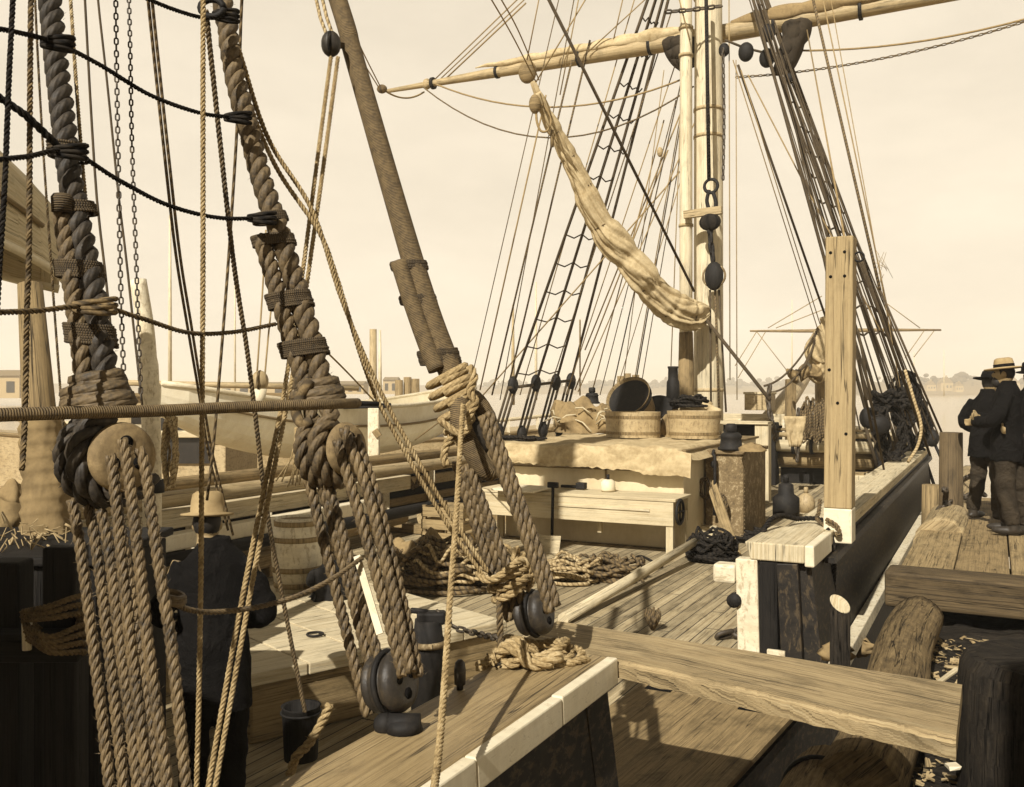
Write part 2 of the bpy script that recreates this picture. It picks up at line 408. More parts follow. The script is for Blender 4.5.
    def coil(s, c, R, r, turns=8, h=.08, jit=.25, n=5, squash=1.0, seed=0):
        rg = random.Random(seed); c = Vector(c); P = []; N = turns*14
        for i in range(N+1):
            a = 2*math.pi*i/14; k = i//14; q = random.Random(seed*99+k)
            rr = R*(.55+.45*q.random())*(1+jit*.35*math.sin(a*2+q.random()*6)); ox, oy = (q.random()-.5)*R*jit*2, (q.random()-.5)*R*jit*2
            P.append(c+Vector((math.cos(a)*rr+ox, (math.sin(a)*rr+oy)*squash, r+h*(k/turns)*(.5+.8*rg.random()))))
        return s.tube(resample(crs(P, 3), R*.16), r, n)
    def build(s, name, mat, parent=None, bevel=0, origin=None, **props):
        if parent is not None: org = ORG[parent]
        elif origin is not None: org = Vector(origin)
        else:
            mn = [min(p[i] for p in s.v) for i in range(3)]; mx = [max(p[i] for p in s.v) for i in range(3)]
            org = Vector(((mn[0]+mx[0])/2, (mn[1]+mx[1])/2, mn[2]))
        me = bpy.data.meshes.new(name); me.from_pydata([p-org for p in s.v], [], s.f)
        ul = me.uv_layers.new(name='UVMap'); flat = [c for f in s.uv for q in f for c in q]
        ul.data.foreach_set('uv', flat); me.polygons.foreach_set('use_smooth', s.sm)
        me.materials.append(M[mat] if isinstance(mat, str) else mat); me.update()
        o = bpy.data.objects.new(name, me); C.objects.link(o); ORG[o] = org
        if parent is not None: o.parent = parent
        else: o.location = org
        if bevel:
            b = o.modifiers.new('bevel', 'BEVEL'); b.width = bevel; b.segments = 2; b.limit_method = 'ANGLE'; b.angle_limit = math.radians(40)
        for k, v in props.items(): o[k] = v
        return o
def thing(name, label, cat, loc, group=None):
    o = bpy.data.objects.new(name, None); C.objects.link(o); o.location = loc; ORG[o] = Vector(loc); o.empty_display_size = .1
    o['label'] = label; o['category'] = cat
    if group: o['group'] = group
    return o
def tag(o, label, cat, group=None):
    o['label'] = label; o['category'] = cat
    if group: o['group'] = group
    return o
def stru(o, kind='structure'): o['kind'] = kind; return o
def remesh(o, vox, smooth=4):
    r = o.modifiers.new('remesh', 'REMESH'); r.mode = 'VOXEL'; r.voxel_size = vox; r.use_smooth_shade = True
    if smooth: q = o.modifiers.new('smooth', 'SMOOTH'); q.iterations = smooth; q.factor = .5
    return o
def pxs(pts, Y0, Y1=None):
    "pixel path -> points, depth running from Y0 to Y1 along it"
    n = len(pts)-1; Y1 = Y0 if Y1 is None else Y1
    return [W(p[0], p[1], Y0+(Y1-Y0)*i/max(1, n)) for i, p in enumerate(pts)]
def loft(mb, secs, cap=True, smooth=False):
    n = len(secs[0]); b = len(mb.v)
    for sct in secs: mb.v += [Vector(p) for p in sct]
    u = 0
    for i in range(len(secs)-1):
        du = (Vector(secs[i+1][0])-Vector(secs[i][0])).length; v = 0
        for k in range(n):
            k2 = (k+1) % n; dv = (Vector(secs[i][k2])-Vector(secs[i][k])).length
            mb.face([b+i*n+k, b+i*n+k2, b+(i+1)*n+k2, b+(i+1)*n+k], [(u, v), (u, v+dv), (u+du, v+dv), (u+du, v)], smooth); v += dv
        u += du
    if cap:
        for i, rev in ((0, True), (len(secs)-1, False)):
            idx = [b+i*n+k for k in range(n)]; c = Vector(secs[i][0]); uv = [((Vector(p)-c).z, (Vector(p)-c).xy.length) for p in secs[i]]
            if rev: idx.reverse(); uv.reverse()
            mb.face(idx, uv, False)
    return mb
# ================================================================== SETTING
def waterm():
    n = NT('harbour_water'); v = n.obj(1, 1, 1)
    a = n.noise(v, .9, 4, .6, .5); b = n.noise(v, 4.5, 3, .6)
    n.bump(n.math('ADD', n.math('MULTIPLY', a, .8), n.math('MULTIPLY', b, .3)), .35, .10)
    return n.fin(sep(.26), .14, .5)
M['water'] = waterm()
mb = MB(); mb.grid(lambda u, v: (-1900+3800*u, -300+2200*v, 0), 8, 8); stru(mb.build('water', 'water'))
# far shore
def ridge(px0, px1, Y, tops, depth=160, base=-1):
    mb = MB(); n = 90
    def top(t):
        x = t*(len(tops)-1); i = min(int(x), len(tops)-2); f = x-i; h = tops[i]*(1-f)+tops[i+1]*f
        return h
    secs = []
    for i in range(n+1):
        t = i/n; p = W(px0+(px1-px0)*t, HOR, Y); h = top(t)*m_at(Y, 1)*(1+.22*noise.noise((t*31, 3, Y*.01)))+CAMP.z
        d = CF*depth
        secs.append([Vector((p.x, p.y, base)), Vector((p.x, p.y, 1.5)), Vector((p.x, p.y, 2))+d*.2+UP*(h*.75-2), Vector((p.x, p.y, h))+d*.5, Vector((p.x, p.y, base))+d])
    return loft(mb, secs, True, True)
hill = plain('shore_ground', .13, .95); M['hill'] = hill
stru(ridge(885, 1500, 620, [8, 10, 13, 9, 11, 14, 12, 9, 12, 10, 13]).build('hills', 'hill'))
stru(ridge(440, 900, 900, [4, 5, 7, 4, 6, 8, 6, 7, 5, 6, 7, 5]).build('hills', 'hill'))
stru(ridge(-500, 450, 1000, [5, 6, 7, 8, 6, 7, 9, 8, 6, 5]).build('hills', 'hill'))
# woods on the far shore: one mass of clumps
def woods(px0, px1, Y, h, n, seed):
    rg = random.Random(seed); mb = MB()
    for i in range(n):
        px = px0+(px1-px0)*rg.random(); p = W(px, HOR, Y+rg.random()*70); r = m_at(Y, h)*(.35+.5*rg.random())
        c = Vector((p.x, p.y, 3.3+m_at(Y, 1)*(2+9*rg.random()*h/10)))
        for k in range(5):
            q = c+Vector((rg.gauss(0, r*.7), rg.gauss(0, r*.7), rg.gauss(0, r*.35)))
            R = Matrix.Rotation(rg.random()*6, 3, 'Z') @ Matrix.Rotation(rg.random()*3, 3, 'X')
            s = r*(.35+.4*rg.random()); mb.ell(q, (s, s*.8, s*.6), R, 7, 5)
    o = mb.build('wood', 'leaf'); o['kind'] = 'stuff'; return o
tag(woods(885, 1400, 640, 11, 130, 2), 'wooded ridge along the far shore at right beyond the open water', 'wood')
tag(woods(470, 890, 910, 7, 120, 5), 'low line of trees on the far shore behind the foremast', 'wood')
def house(px, py0, w, h, Y, label, roofh=.5, chim=True, group='small houses on the far shore'):
    p = W(px, HOR, Y); wd, ht = m_at(Y, w), m_at(Y, h); z0 = CAMP.z-m_at(Y, py0-HOR); base = Vector((p.x, p.y, z0))
    t = thing('house', label, 'house', base, group); R = Matrix((CR, CF, UP)).transposed()
    MB().box(base+UP*ht/2, (wd, wd*.8, ht), R).build('wall', 'brick', t)
    a = [base+CR*x*wd*.54-CF*wd*.43+UP*z for x, z in ((-1, ht), (1, ht), (0, ht+wd*roofh))]
    r = MB().prism(a, CF*wd*.86).build('roof', 'roof', t)
    if chim: MB().box(base+UP*(ht+wd*roofh)+CR*wd*.1, (wd*.1, wd*.12, wd*.25), R).build('chimney', 'brick', r)
    for k in (-.28, .02, .3): MB().box(base+CR*k*wd-CF*wd*.4+UP*ht*.55, (wd*.12, .12, ht*.3), R).build('window', 'glassd', t)
for a in ((930, 391, 9, 6, 575, 'tiny gabled house left of the others under the wooded ridge'), (945, 391, 12, 8, 570, 'pale gabled house on the far shore left of the men'),
          (958, 392, 8, 6, 560, 'small gabled house just behind the dark hat'), (1012, 391, 11, 8, 580, 'gabled house on the far shore behind the straw hat'), (868, 391, 10, 6, 600, 'gabled house seen through the rigging right of the white post')):
    house(*a)
# harbour buildings at left
def shed(px0, px1, pyb, pyt, Y, label, nwin=6, roofh=5):
    a, b = W(px0, HOR, Y), W(px1, HOR, Y); z0 = CAMP.z-m_at(Y, pyb-HOR); h = m_at(Y, pyb-pyt); c = (a+b)/2; c.z = z0; L = (b-a).length
    t = thing('wharf_shed', label, 'shed', c); R = Matrix((CR, CF, UP)).transposed()
    MB().box(c+UP*h/2, (L, 9, h), R).build('wall', 'brick', t)
    rh = m_at(Y, roofh); q = [c-CR*L*.51+CF*y+UP*z for y, z in ((-5, h), (5, h), (0, h+rh))]
    MB().prism(q, CR*L*1.02).build('roof', 'roof', t)
    for i in range(nwin):
        MB().box(c+CR*((i+.5)/nwin-.5)*L-CF*4.55+UP*h*.5, (L/nwin*.45, .1, h*.5), R).build('window', 'glassd', t)
shed(172, 292, 396, 386, 230, 'long low wharf shed with dark openings across the harbour', 7, 4)
shed(340, 366, 394, 384, 260, 'pale square warehouse across the harbour right of the sheer pole', 3, 3)
shed(385, 399, 394, 380, 280, 'small pale warehouse behind the two dark piles', 2, 3)
shed(-40, 30, 398, 376, 210, 'wharf shed at the far left behind the brown spar', 4, 6)
def pilecluster(px, pyb, pyt, Y, label):
    c = G(px, pyb, 0) if False else W(px, pyb, Y); h = m_at(Y, pyb-pyt)
    t = thing('mooring_piles', label, 'mooring piles', c)
    for k, (dx, dh) in enumerate(((-.32, 0), (0, .12), (.34, .05))):
        p = c+CR*dx+CF*(.2 if k == 1 else 0); p0 = Vector((p.x, p.y, -.5)); MB().tube([p0, Vector((p.x, p.y, c.z+h+dh))], [.2, .16], 9, vfrac=False).build('pile', 'mid', t)
pilecluster(407, 400, 380, 38, 'cluster of brown mooring piles beyond the whaleboat')
pilecluster(628, 402, 376, 42, 'cluster of mooring piles seen above the tilted bucket')
# masts of other vessels
def farmast(px, py0, py1, Y, w, label, yards=(), mat='mast'):
    a, b = W(px, py0, Y), W(px, py1, Y); a = Vector((b.x, b.y, a.z)); r = m_at(Y, w)/2
    t = thing('distant_mast', label, 'mast', (b.x, b.y, b.z))
    MB().tube([b, a.lerp(b, .5), a], [r, r*.85, r*.5], 8, vfrac=False).build('spar', mat, t)
    for (z, hw) in yards:
        c = W(px, z, Y); MB().tube([c-CR*m_at(Y, hw), c+CR*m_at(Y, hw)], r*.5, 6).build('yard', mat, t)
farmast(170, 215, 395, 45, 4, 'thin brown mast of a vessel standing left of the vertical rope')
farmast(235, 260, 392, 70, 2, 'faint thin mast across the harbour by the long shed')
farmast(380, 330, 402, 40, 4, 'short pale pole beyond the whaleboat amidships')
farmast(536, 282, 400, 48, 3, 'faint mast rising behind the port fore shrouds', mat='mast')
farmast(513, 305, 405, 34, 4, 'short pole with crosspiece left of the port fore shrouds', mat='spar')
farmast(792, 300, 396, 110, 1.6, 'hair thin mast left of the furled jib')
farmast(944, 350, 396, 160, 1.2, 'slender mast of a sloop at anchor off the wooded shore')
farmast(914, 352, 398, 90, 1.4, 'thin mast standing just right of the dark deadeyes')
# air over the harbour
vm_ = bpy.data.materials.new('harbour_haze'); vm_.use_nodes = True; vt = vm_.node_tree; vt.nodes.clear()
pv = vt.nodes.new('ShaderNodeVolumePrincipled'); pv.inputs['Density'].default_value = .0010; pv.inputs['Color'].default_value = (1.0, .97, .88, 1); pv.inputs['Anisotropy'].default_value = 0.0
vo = vt.nodes.new('ShaderNodeOutputMaterial'); vt.links.new(pv.outputs[0], vo.inputs['Volume'])
HZ = MB(); HZ.box((0, 800, 12.5), (4000, 2400, 28)); M['haze'] = vm_; hz = HZ.build('haze', 'haze'); hz['kind'] = 'stuff'
# ================================================================== THE SHIP
SHIP = thing('sailing_ship', 'old black sided whaling ship lying alongside the log wharf, seen along her deck', 'ship', (-3.4, 6, 0))
def xs(y):
    T = [(-9, .0), (0, .08), (3.1, .33), (15.5, .33), (17, .05), (18.5, -.75), (20, -2.0), (21.3, -3.38)]
    if y <= T[0][0]: return T[0][1]
    for (a, b), (c, d) in zip(T, T[1:]):
        if y <= c: return b+(d-b)*(y-a)/(c-a)
    return T[-1][1]
def xp(y): return -6.8-xs(y)
def sheer(y): return 0 if y < 13 else (y-13)**2*.006
YS = [-9, -6, -3, 0, 1.5, 3.1, 6, 9, 12, 14, 15.5, 16.3, 17, 17.8, 18.5, 19.2, 20, 20.7, 21.3]
secs = []
for y in YS:
    a, b, s = xs(y), xp(y), sheer(y)
    secs.append([(a, y, 1.30+s), (a+.07, y, .6), (a-.02, y, -.2), (a-.5, y, -1.0), (b+.5, y, -1.0), (b+.02, y, -.2), (b-.07, y, .6), (b, y, 1.30+s)])
loft(MB(), secs).build('hull', 'black', SHIP)
mb = MB()
for y0, y1 in zip(YS, YS[1:]):
    b = len(mb.v); q = [(xs(y0)-.03, y0), (xs(y1)-.03, y1), (xp(y1)+.03, y1), (xp(y0)+.03, y0)]
    mb.v += [Vector((x, y, DECK+sheer(y))) for x, y in q]
    mb.face([b, b+1, b+2, b+3], [(y, x) for x, y in q], False)
mb.build('deck', 'deck', SHIP)
# covering board along the gangway
mb = MB(); loft(mb, [[(x, y, z) for x, z in ((xs(y)-.98, DECK+.004), (xs(y)+.02, DECK+.004), (xs(y)+.02, DECK+.035), (xs(y)-.98, DECK+.035))] for y in (-4, -1, 0, 1.5, 3.05)])
mb.build('covering_board', 'cover', SHIP)
for px, py in ((664, 684), (757, 704)):
    p = G(px, py, DECK+.04); MB().box((p.x, p.y, DECK+.037), (.17, .27, .006)).build('hole', 'hole', SHIP)  # dark plates laid on the board; the shade inside a mortise is painted
# --- near bulwark
def wall(y0, y1, offo_t, offo_b, offi_t, offi_b, zt, zb, xf=xs, n=1, zs=False):
    S = []
    for i in range(n+1):
        y = y0+(y1-y0)*i/n; s = sheer(y) if zs else 0; x = xf(y)
        S.append([(x+offo_t, y, zt+s), (x+offo_b, y, zb+s), (x+offi_b, y, zb+s), (x+offi_t, y, zt+s)])
    return loft(MB(), S)
nx = lambda y: 0.0
wall(-7, 0, -.03, .075, -.24, -.20, 2.150, 1.388, nx).build('bulwark', 'black', SHIP)
wall(-.20, .008, -.022, .086, -.10, -.10, 2.146, 1.300, nx).build('end_post', 'black', SHIP)
o = wall(-7, .012, -.022, -.022, -.37, -.37, 2.25, 2.152, nx).build('cap_rail', 'railtop', SHIP, bevel=.008)
# white edging in three lengths
for a, b in ((-7, -1.12), (-1.115, -.52), (-.516, .015)):
    wall(a, b, .022, .026, -.0225, -.0225, 2.247+(.004 if a > -1 else 0), 2.150, nx).build('edge_strip', 'white', SHIP, bevel=.006)
wall(-7, .01, -.372, -.372, -.46, -.46, 2.115, 2.035, nx).build('pin_rail', 'dirtywhite', SHIP, bevel=.006)
# --- forward starboard bulwark
fx = lambda y: xs(y)-.08
N = 36
wall(3.12, 21.2, -.02, .075, -.22, -.18, 2.150, 1.30, fx, N, True).build('bulwark', 'black', SHIP)
wall(3.06, 21.25, .012, .012, -.34, -.34, 2.25, 2.152, fx, N, True).build('cap_rail', 'pale', SHIP, bevel=.008)
wall(3.04, 3.9, -.04, -.04, -.44, -.40, 2.262, 2.14, fx).build('cap_block', 'pale', SHIP, bevel=.01)
wall(3.03, 3.75, .022, .026, -.0385, -.0385, 2.264, 2.12, fx).build('end_block', 'white', SHIP, bevel=.01)
wall(3.1, 16.8, .165, .18, .07, .07, 1.44, 1.35, fx, 24).build('rubbing_strake', 'dirtywhite', SHIP, bevel=.008)
wall(3.6, 16.8, .06, .075, .0, .0, 2.10, 2.06, fx, 24).build('rail_moulding', 'black', SHIP)
# end of the forward bulwark: stanchion, dark end boards
MB().beam((-.165, 3.10, 1.32), (-.185, 3.10, 2.14), .11, .15).build('stanchion', 'dirtywhite', SHIP, bevel=.01)
MB().beam((-.03, 3.12, 1.32), (-.04, 3.12, 2.13), .13, .12).build('end_board', 'dark', SHIP, bevel=.006)
MB().beam((.13, 3.115, 1.30), (.09, 3.115, 2.13), .15, .14).build('end_board', 'black', SHIP, bevel=.006)
MB().box((-.345, 3.14, 2.02), (.16, .14, .13)).build('end_bracket', 'dirtywhite', SHIP, bevel=.02)
MB().lathe([(0, -.03), (.05, -.03), (.05, .03), (0, .03)], (-.265, 3.05, 1.85), (0, 1, 0), 12).build('bolt', 'iron', SHIP)
for z, w_ in ((1.62, .12), (1.42, .13)): MB().box((.02, 3.035, z-.1), (w_, .03, .05)).build('scarf_piece', 'dirtywhite', SHIP, bevel=.006)
# inner stanchions of the forward bulwark
for i in range(9):
    y = 4.4+i*1.35; MB().beam((fx(y)-.26, y, 1.35), (fx(y)-.28, y, 2.14), .12, .12).build('stanchion', 'dirtywhite', SHIP, bevel=.01)
# --- port bulwark with open rails
px_ = lambda y: xp(y)+.08
def wallp(y0, y1, a, b, zt, zb, n=30): return loft(MB(), [[(px_(y)+a, y, zt+sheer(y)), (px_(y)+b, y, zt+sheer(y)), (px_(y)+b, y, zb+sheer(y)), (px_(y)+a, y, zb+sheer(y))] for y in [y0+(y1-y0)*i/n for i in range(n+1)]])
wallp(-4, 21.2, -.07, .06, 2.10, 1.30).build('bulwark', 'dark', SHIP)
wallp(-4, 21.25, -.12, .26, 2.20, 2.102).build('cap_rail', 'dirtywhite', SHIP, bevel=.008)
wallp(-4, 16, .062, .16, 1.92, 1.76).build('inner_rail', 'greytan', SHIP, bevel=.01)
wallp(-4, 16, .062, .13, 1.62, 1.50).build('inner_rail', 'mid', SHIP, bevel=.01)
for i in range(14):
    y = -2+i*1.3; MB().beam((px_(y)+.2, y, 1.36), (px_(y)+.2, y, 2.10), .1, .1).build('stanchion', 'dirtywhite', SHIP, bevel=.01)
# --- foremast
FM = Vector((-3.42, 13.9, 0))
m = MB().tube([FM+UP*z for z in (1.3, 4, 8, 12, 15)], [.27, .27, .265, .24, .22], 24, vfrac=False).build('mast', 'mast', SHIP, label='pale scraped lower foremast')
for z in (2.5, 3.3, 8.0, 8.5, 10.6): MB().lathe([(.262, -.03), (.276, -.03), (.276, .03), (.262, .03)], FM+UP*z, UP, 24).build('mast_hoop', 'greytan', m)
TM = VY(686, 390, 13.4); TM.z = 0
m2 = MB().tube([TM+UP*z for z in (3.25, 6, 9, 14)], [.12, .118, .112, .1], 16, vfrac=False).build('trysail_mast', 'mast', SHIP)
MB().tube([TM+UP*z for z in (1.3, 3.25, 3.35, 4.35)], [.14, .14, .15, .125], 16, vfrac=False).build('mast_sleeve', 'mid', m2)
for z in (6.3, 9.4, 9.9): MB().lathe([(.117, -.025), (.135, -.025), (.135, .025), (.117, .025)], TM+UP*z, UP, 16).build('mast_hoop', 'spar', m2)
# bowsprit
MB().tube([(-3.4, 18, 2.3), (-3.4, 21.5, 3.1), (-3.4, 27, 4.6)], [.24, .24, .15], 16, vfrac=False).build('bowsprit', 'spar', SHIP)
for px in (790.5, 820.5):
    p = W(px, 398, 21.2); MB().beam(Vector((p.x, p.y, 1.5)), Vector((p.x, p.y, CAMP.z+m_at(21.2, 11))), .2, .2, CF).build('knighthead', 'mid', SHIP, bevel=.02)
# forecastle head: low break across the bow with a board
a, b = W(752, 411, 19.6), W(900, 411, 19.6); 
MB().box((-3.4, 18.6, 2.62), (3.2, .1, .26)).build('forecastle_board', 'pale', SHIP, bevel=.01)
MB().box((-3.4, 18.75, 1.95), (3.6, .12, 1.1)).build('forecastle_bulkhead', 'dark', SHIP)
for x in (-4.9, -3.9, -2.9, -1.9): MB().box((x, 18.57, 2.0), (.16, .14, 1.25)).build('post', 'dirtywhite', SHIP, bevel=.01)
# mainmast (just out of frame, carries the shrouds)
MM = Vector((-3.5, -.85, 0)); MB().tube([MM+UP*z for z in (1.3, 6, 13, 15)], [.3, .29, .26, .24], 24, vfrac=False).build('mast', 'mast', SHIP, label='lower mainmast beyond the left edge')
# ================================================================== WHARF
def logobj(p0, p1, r0, r1, mat, name, label, cat, n=26, wob=.05, group=None):
    p0, p1 = Vector(p0), Vector(p1); bd = Vector((random.uniform(-.04, .04), 0, random.uniform(-.02, .02))); P = [p0.lerp(p1, i/24)+bd*math.sin(i*.26) for i in range(25)]; n = max(n, 60); sd = random.random()*50
    R = [r0+(r1-r0)*i/24 for i in range(25)]
    mb = MB(); mb.tube(P, R, n, vfrac=False, lobes=lambda u, a: 1+1.7*wob*noise.noise((math.cos(a)*1.3+sd, math.sin(a)*1.3, u*1.3))+.03*noise.noise((math.cos(a)*6+sd, math.sin(a)*6, u*2))-.035*abs(noise.noise((math.cos(a)*13+sd, math.sin(a)*13, u*1.2))))
    return tag(mb.build(name, mat), label, cat, group)
# lower log with straps
b = G(828, 733, 1.72); a = b-Vector((0, 1.8, 0))
L1 = logobj(a-UP*.22, b-UP*.22, .17, .16, 'log', 'log', 'thick bark log with iron bands in front of the gangplank', 'log')
for f in (.62, .90): c = (a-UP*.22).lerp(b-UP*.22, f); MB().ring(c, b-a, .170, .010, 30, 6).build('iron_band', 'iron', L1)
b = G(918, 596, 1.74); a = b-Vector((0, 3.2, 0)); d = (b-a).normalized()
logobj(a-UP*.17-d*.3, b-UP*.17, .185, .175, 'log', 'log', 'cracked bark log lying behind the gangplank along the hull', 'log')
# cross timber and planked stage
a, b = G(898, 572, 1.80), G(1080, 588, 1.80)
u = (b-a).normalized(); v = Vector((-u.y, u.x, 0))
tag(MB().beam(a-u*.1+v*.16-UP*.16, b+u*1.2+v*.16-UP*.16, .36, .30, wob=.02).build('cross_timber', 'wet', bevel=.03), 'squared cross timber with a worn pale edge at the near end of the planked stage', 'timber')
st0 = a+v*.36
ST = thing('wharf_stage', 'planked log stage that the three men stand on', 'wharf', st0)
ax = (G(1000, 470, WHARF)-G(955, 540, WHARF)); ax = Vector((0.0, 1, 0))
for i in range(7):
    x0 = st0+u*(-.02+i*.42); L = 6.2+random.uniform(-.2, .2)
    MB().beam(x0+u*.2-UP*(.075+random.random()*.015), x0+u*.2+ax*L-UP*(.075+random.random()*.015), .405, .14, wob=.006).build('plank', random.choice(['oldwood', 'cover', 'oldwood']), ST, bevel=.012)
for k in (1.2, 4.5): MB().tube([st0+ax*k-UP*.36-u*.1, st0+ax*k-UP*.36+u*3.1], .2, 12, vfrac=False).build('bearer', 'logd', ST)
logobj(G(940, 530, 1.80)-UP*.16, G(968, 474, 1.80)-UP*.16+Vector((0, 1.2, 0)), .27, .24, 'gang', 'log', 'smooth pale fender log along the hull beside the men', 'log', wob=.03)
# big dark pile at the right edge (gangplank rests on it)
pp = G(1062, 662, 2.02)
PL = thing('pile', 'thick tarred pile at the right edge with a worn flat top', 'pile', (pp.x, pp.y, -1))
mb = MB(); mb.tube([Vector((pp.x, pp.y, z)) for z in (-1, .6, .9, 1.2, 1.4, 1.6, 1.75, 1.9, 1.98, 2.03)], [.47, .46, .455, .455, .45, .447, .444, .44, .43, .40], 110, vfrac=False, lobes=lambda u, a: 1+.05*noise.noise((math.cos(a)*2, math.sin(a)*2, u*.4))-.035*abs(noise.noise((math.cos(a)*9, math.sin(a)*9, u*.35)))+.012*noise.noise((math.cos(a)*30, math.sin(a)*30, u*.5)))
mb.build('shaft', 'pile', PL); MB().lathe([(0, 0), (.36, -.01), (.385, -.03)], Vector((pp.x, pp.y, 2.045)), UP, 30).build('worn_top', 'logd', PL)
p2 = G(985, 850, 1.9); 
tag(MB().tube([Vector((p2.x+.25, p2.y, z)) for z in (-1, 1.0, 1.95)], [.36, .36, .34], 30, vfrac=False, lobes=lambda u, a: 1+.05*noise.noise((math.cos(a)*2, math.sin(a)*2, u*.4))).build('pile', 'pile'), 'second dark pile at the lower right corner in front of the gangplank end', 'pile')
# fill of the raft: dark timbers low between the logs, then chips on them
def gz(x, y): s, t = (x-.62)/2.6, (y+3.5)/7.6; return 1.36+.10*noise.noise((s*7, t*16, 1))+.03*noise.noise((s*30, t*60, 2))
mb = MB()
mb.grid(lambda s, t: (.62+4.4*s, -3.5+9.6*t, gz(.62+4.4*s, -3.5+9.6*t)), 70, 130, True, 4.4, 9.6)
stru(mb.build('ground', 'logd'))
rg = random.Random(11); mb = MB()
def chipat(p, s, mb, thick=.006):
    R = Matrix.Rotation(rg.random()*6.28, 3, 'Z') @ Matrix.Rotation(rg.gauss(0, .35), 3, 'X') @ Matrix.Rotation(rg.gauss(0, .25), 3, 'Y')
    mb.box(p, (s*rg.uniform(.8, 3.2), s*rg.uniform(.4, 1), thick), R, s*.18)
def gz(x, y): s, t = (x-.62)/2.6, (y+3.5)/7.6; return 1.36+.10*noise.noise((s*7, t*16, 1))+.03*noise.noise((s*30, t*60, 2))
mbs = [MB(), MB(), MB()]
for i in range(5200):
    x, y = rg.uniform(.65, 2.9), rg.uniform(-1.6, 4.6)
    chipat(Vector((x, y, gz(x, y)+.012+rg.random()*.02)), rg.choice([.010, .014, .018, .03]), mbs[rg.choice([0, 0, 1, 1, 1, 2, 2])])
for k, (mm, lb) in enumerate((('chip', 'pale'), ('gang', 'brown'), ('mid', 'dark brown'))):
    o = mbs[k].build('wood_chips', mm); o['kind'] = 'stuff'; tag(o, lb+' wood chips and bark litter scattered between the logs', 'wood chips')
for (p0, p1, w_, lb) in (((938, 683), (958, 669), .03, 'pale split stick lying by the far edge of the gangplank'), ((880, 748), (898, 785), .012, 'thin pale twig leaning in the litter below the gangplank'), ((866, 750), (888, 782), .010, 'brown twig beside the thin pale twig'), ((918, 652), (914, 640), .05, 'flat pale bark slab on the cracked log')):
    a, b = G(*p0, 1.52), G(*p1, 1.52)
    tag(MB().beam(a, b, w_, w_*.5, wob=.004).build('stick', 'pale'), lb, 'stick')
c = G(953, 766, 1.5); tag(MB().box(c, (.05, .06, .012), Matrix.Rotation(.4, 3, 'Z'), .006).build('wood_chip', 'white'), 'white square chip of wood near the lower right corner', 'wood chip')
# gangplank
g0, g1 = Vector((-.43, .235, 2.20)), Vector((1.27, .235, 2.20))
gp = MB(); gp.grid(lambda s, t: (0, 0, 0), 1, 1)
gp = MB()
nu = 150
def gsec(i):
    s = i/nu; x = -.43+1.66*s; e = .006*noise.noise((s*14, 0, 3))+.003*noise.noise((s*60, 0, 3)); e2 = .008*noise.noise((s*9, 5, 3)); zt = 2.252-.055*s
    yn = .022 if x < .05 else .022-.19*min(1, (x-.05)/1.18); e = e if x > .1 else 0
    rr = .005*abs(noise.noise((s*70, 2, 8)))+.008*abs(noise.noise((s*25, 4, 8)))
    return [(x, yn+e, zt-.018-rr), (x, yn+.016+e+rr, zt), (x, .445+e2, zt), (x, .455+e2, zt-.012), (x, .455+e2, zt-.068), (x, yn+.005+e*1.6, zt-.070+.01*noise.noise((s*20, 9, 3)))]
loft(gp, [gsec(i) for i in range(nu+1)])
# re-map so grain runs along it
o = tag(gp.build('gangplank', 'gang'), 'thick weathered gangplank with ragged edges from the rail to the dark pile', 'plank')
p = (G(752, 745, 1.15), G(790, 706, 1.2))
tag(MB().beam(p[0]+Vector((.0, 0, 0)), p[1], .10, .06, wob=.01).build('batten', 'pale', bevel=.006), 'short rough pale batten under the gangplank outside the deck edge', 'batten')
pa = VX(840, 600, .50); sb = thing('fender_stub', 'short round fender stub with a slanted pale cut top against the black bulwark', 'fender', (pa.x, pa.y, .3))
mb = MB(); R_ = .06; n_ = 20
loft(mb, [[(pa.x+R_*math.cos(6.283*k/n_), pa.y+R_*math.sin(6.283*k/n_), z if z < 1 else z-.5*R_*math.cos(6.283*k/n_)+.5*R_*math.sin(6.283*k/n_)) for k in range(n_)] for z in (.3, 2.0)], True, True)
mb.build('stub', 'logd', sb)
loft(MB(), [[(pa.x+R_*.97*math.cos(6.283*k/n_), pa.y+R_*.97*math.sin(6.283*k/n_), z-.5*R_*math.cos(6.283*k/n_)+.5*R_*math.sin(6.283*k/n_)) for k in range(n_)] for z in (2.001, 2.006)]).build('cut_face', 'pale', sb)
for k, (px, py, l) in enumerate(((835, 645, 'crumpled pale rag wedged low at the bulwark end'), (862, 640, 'second crumpled rag beside the slanted fender stub'))):
    c = VX(px, py+8, .42); mb = MB().grid(lambda s, t: c+Vector((.1*math.cos(s*6.28)*math.sin(t*3.14)*(1+.8*noise.noise((s*5, t*5, k))), .1*math.sin(s*6.28)*math.sin(t*3.14), .055*math.cos(t*3.14)*(1+.9*noise.noise((s*4, t*6, k+3))))), 24, 12)
    tag(mb.build('rag', 'canvasd'), l, 'rag')
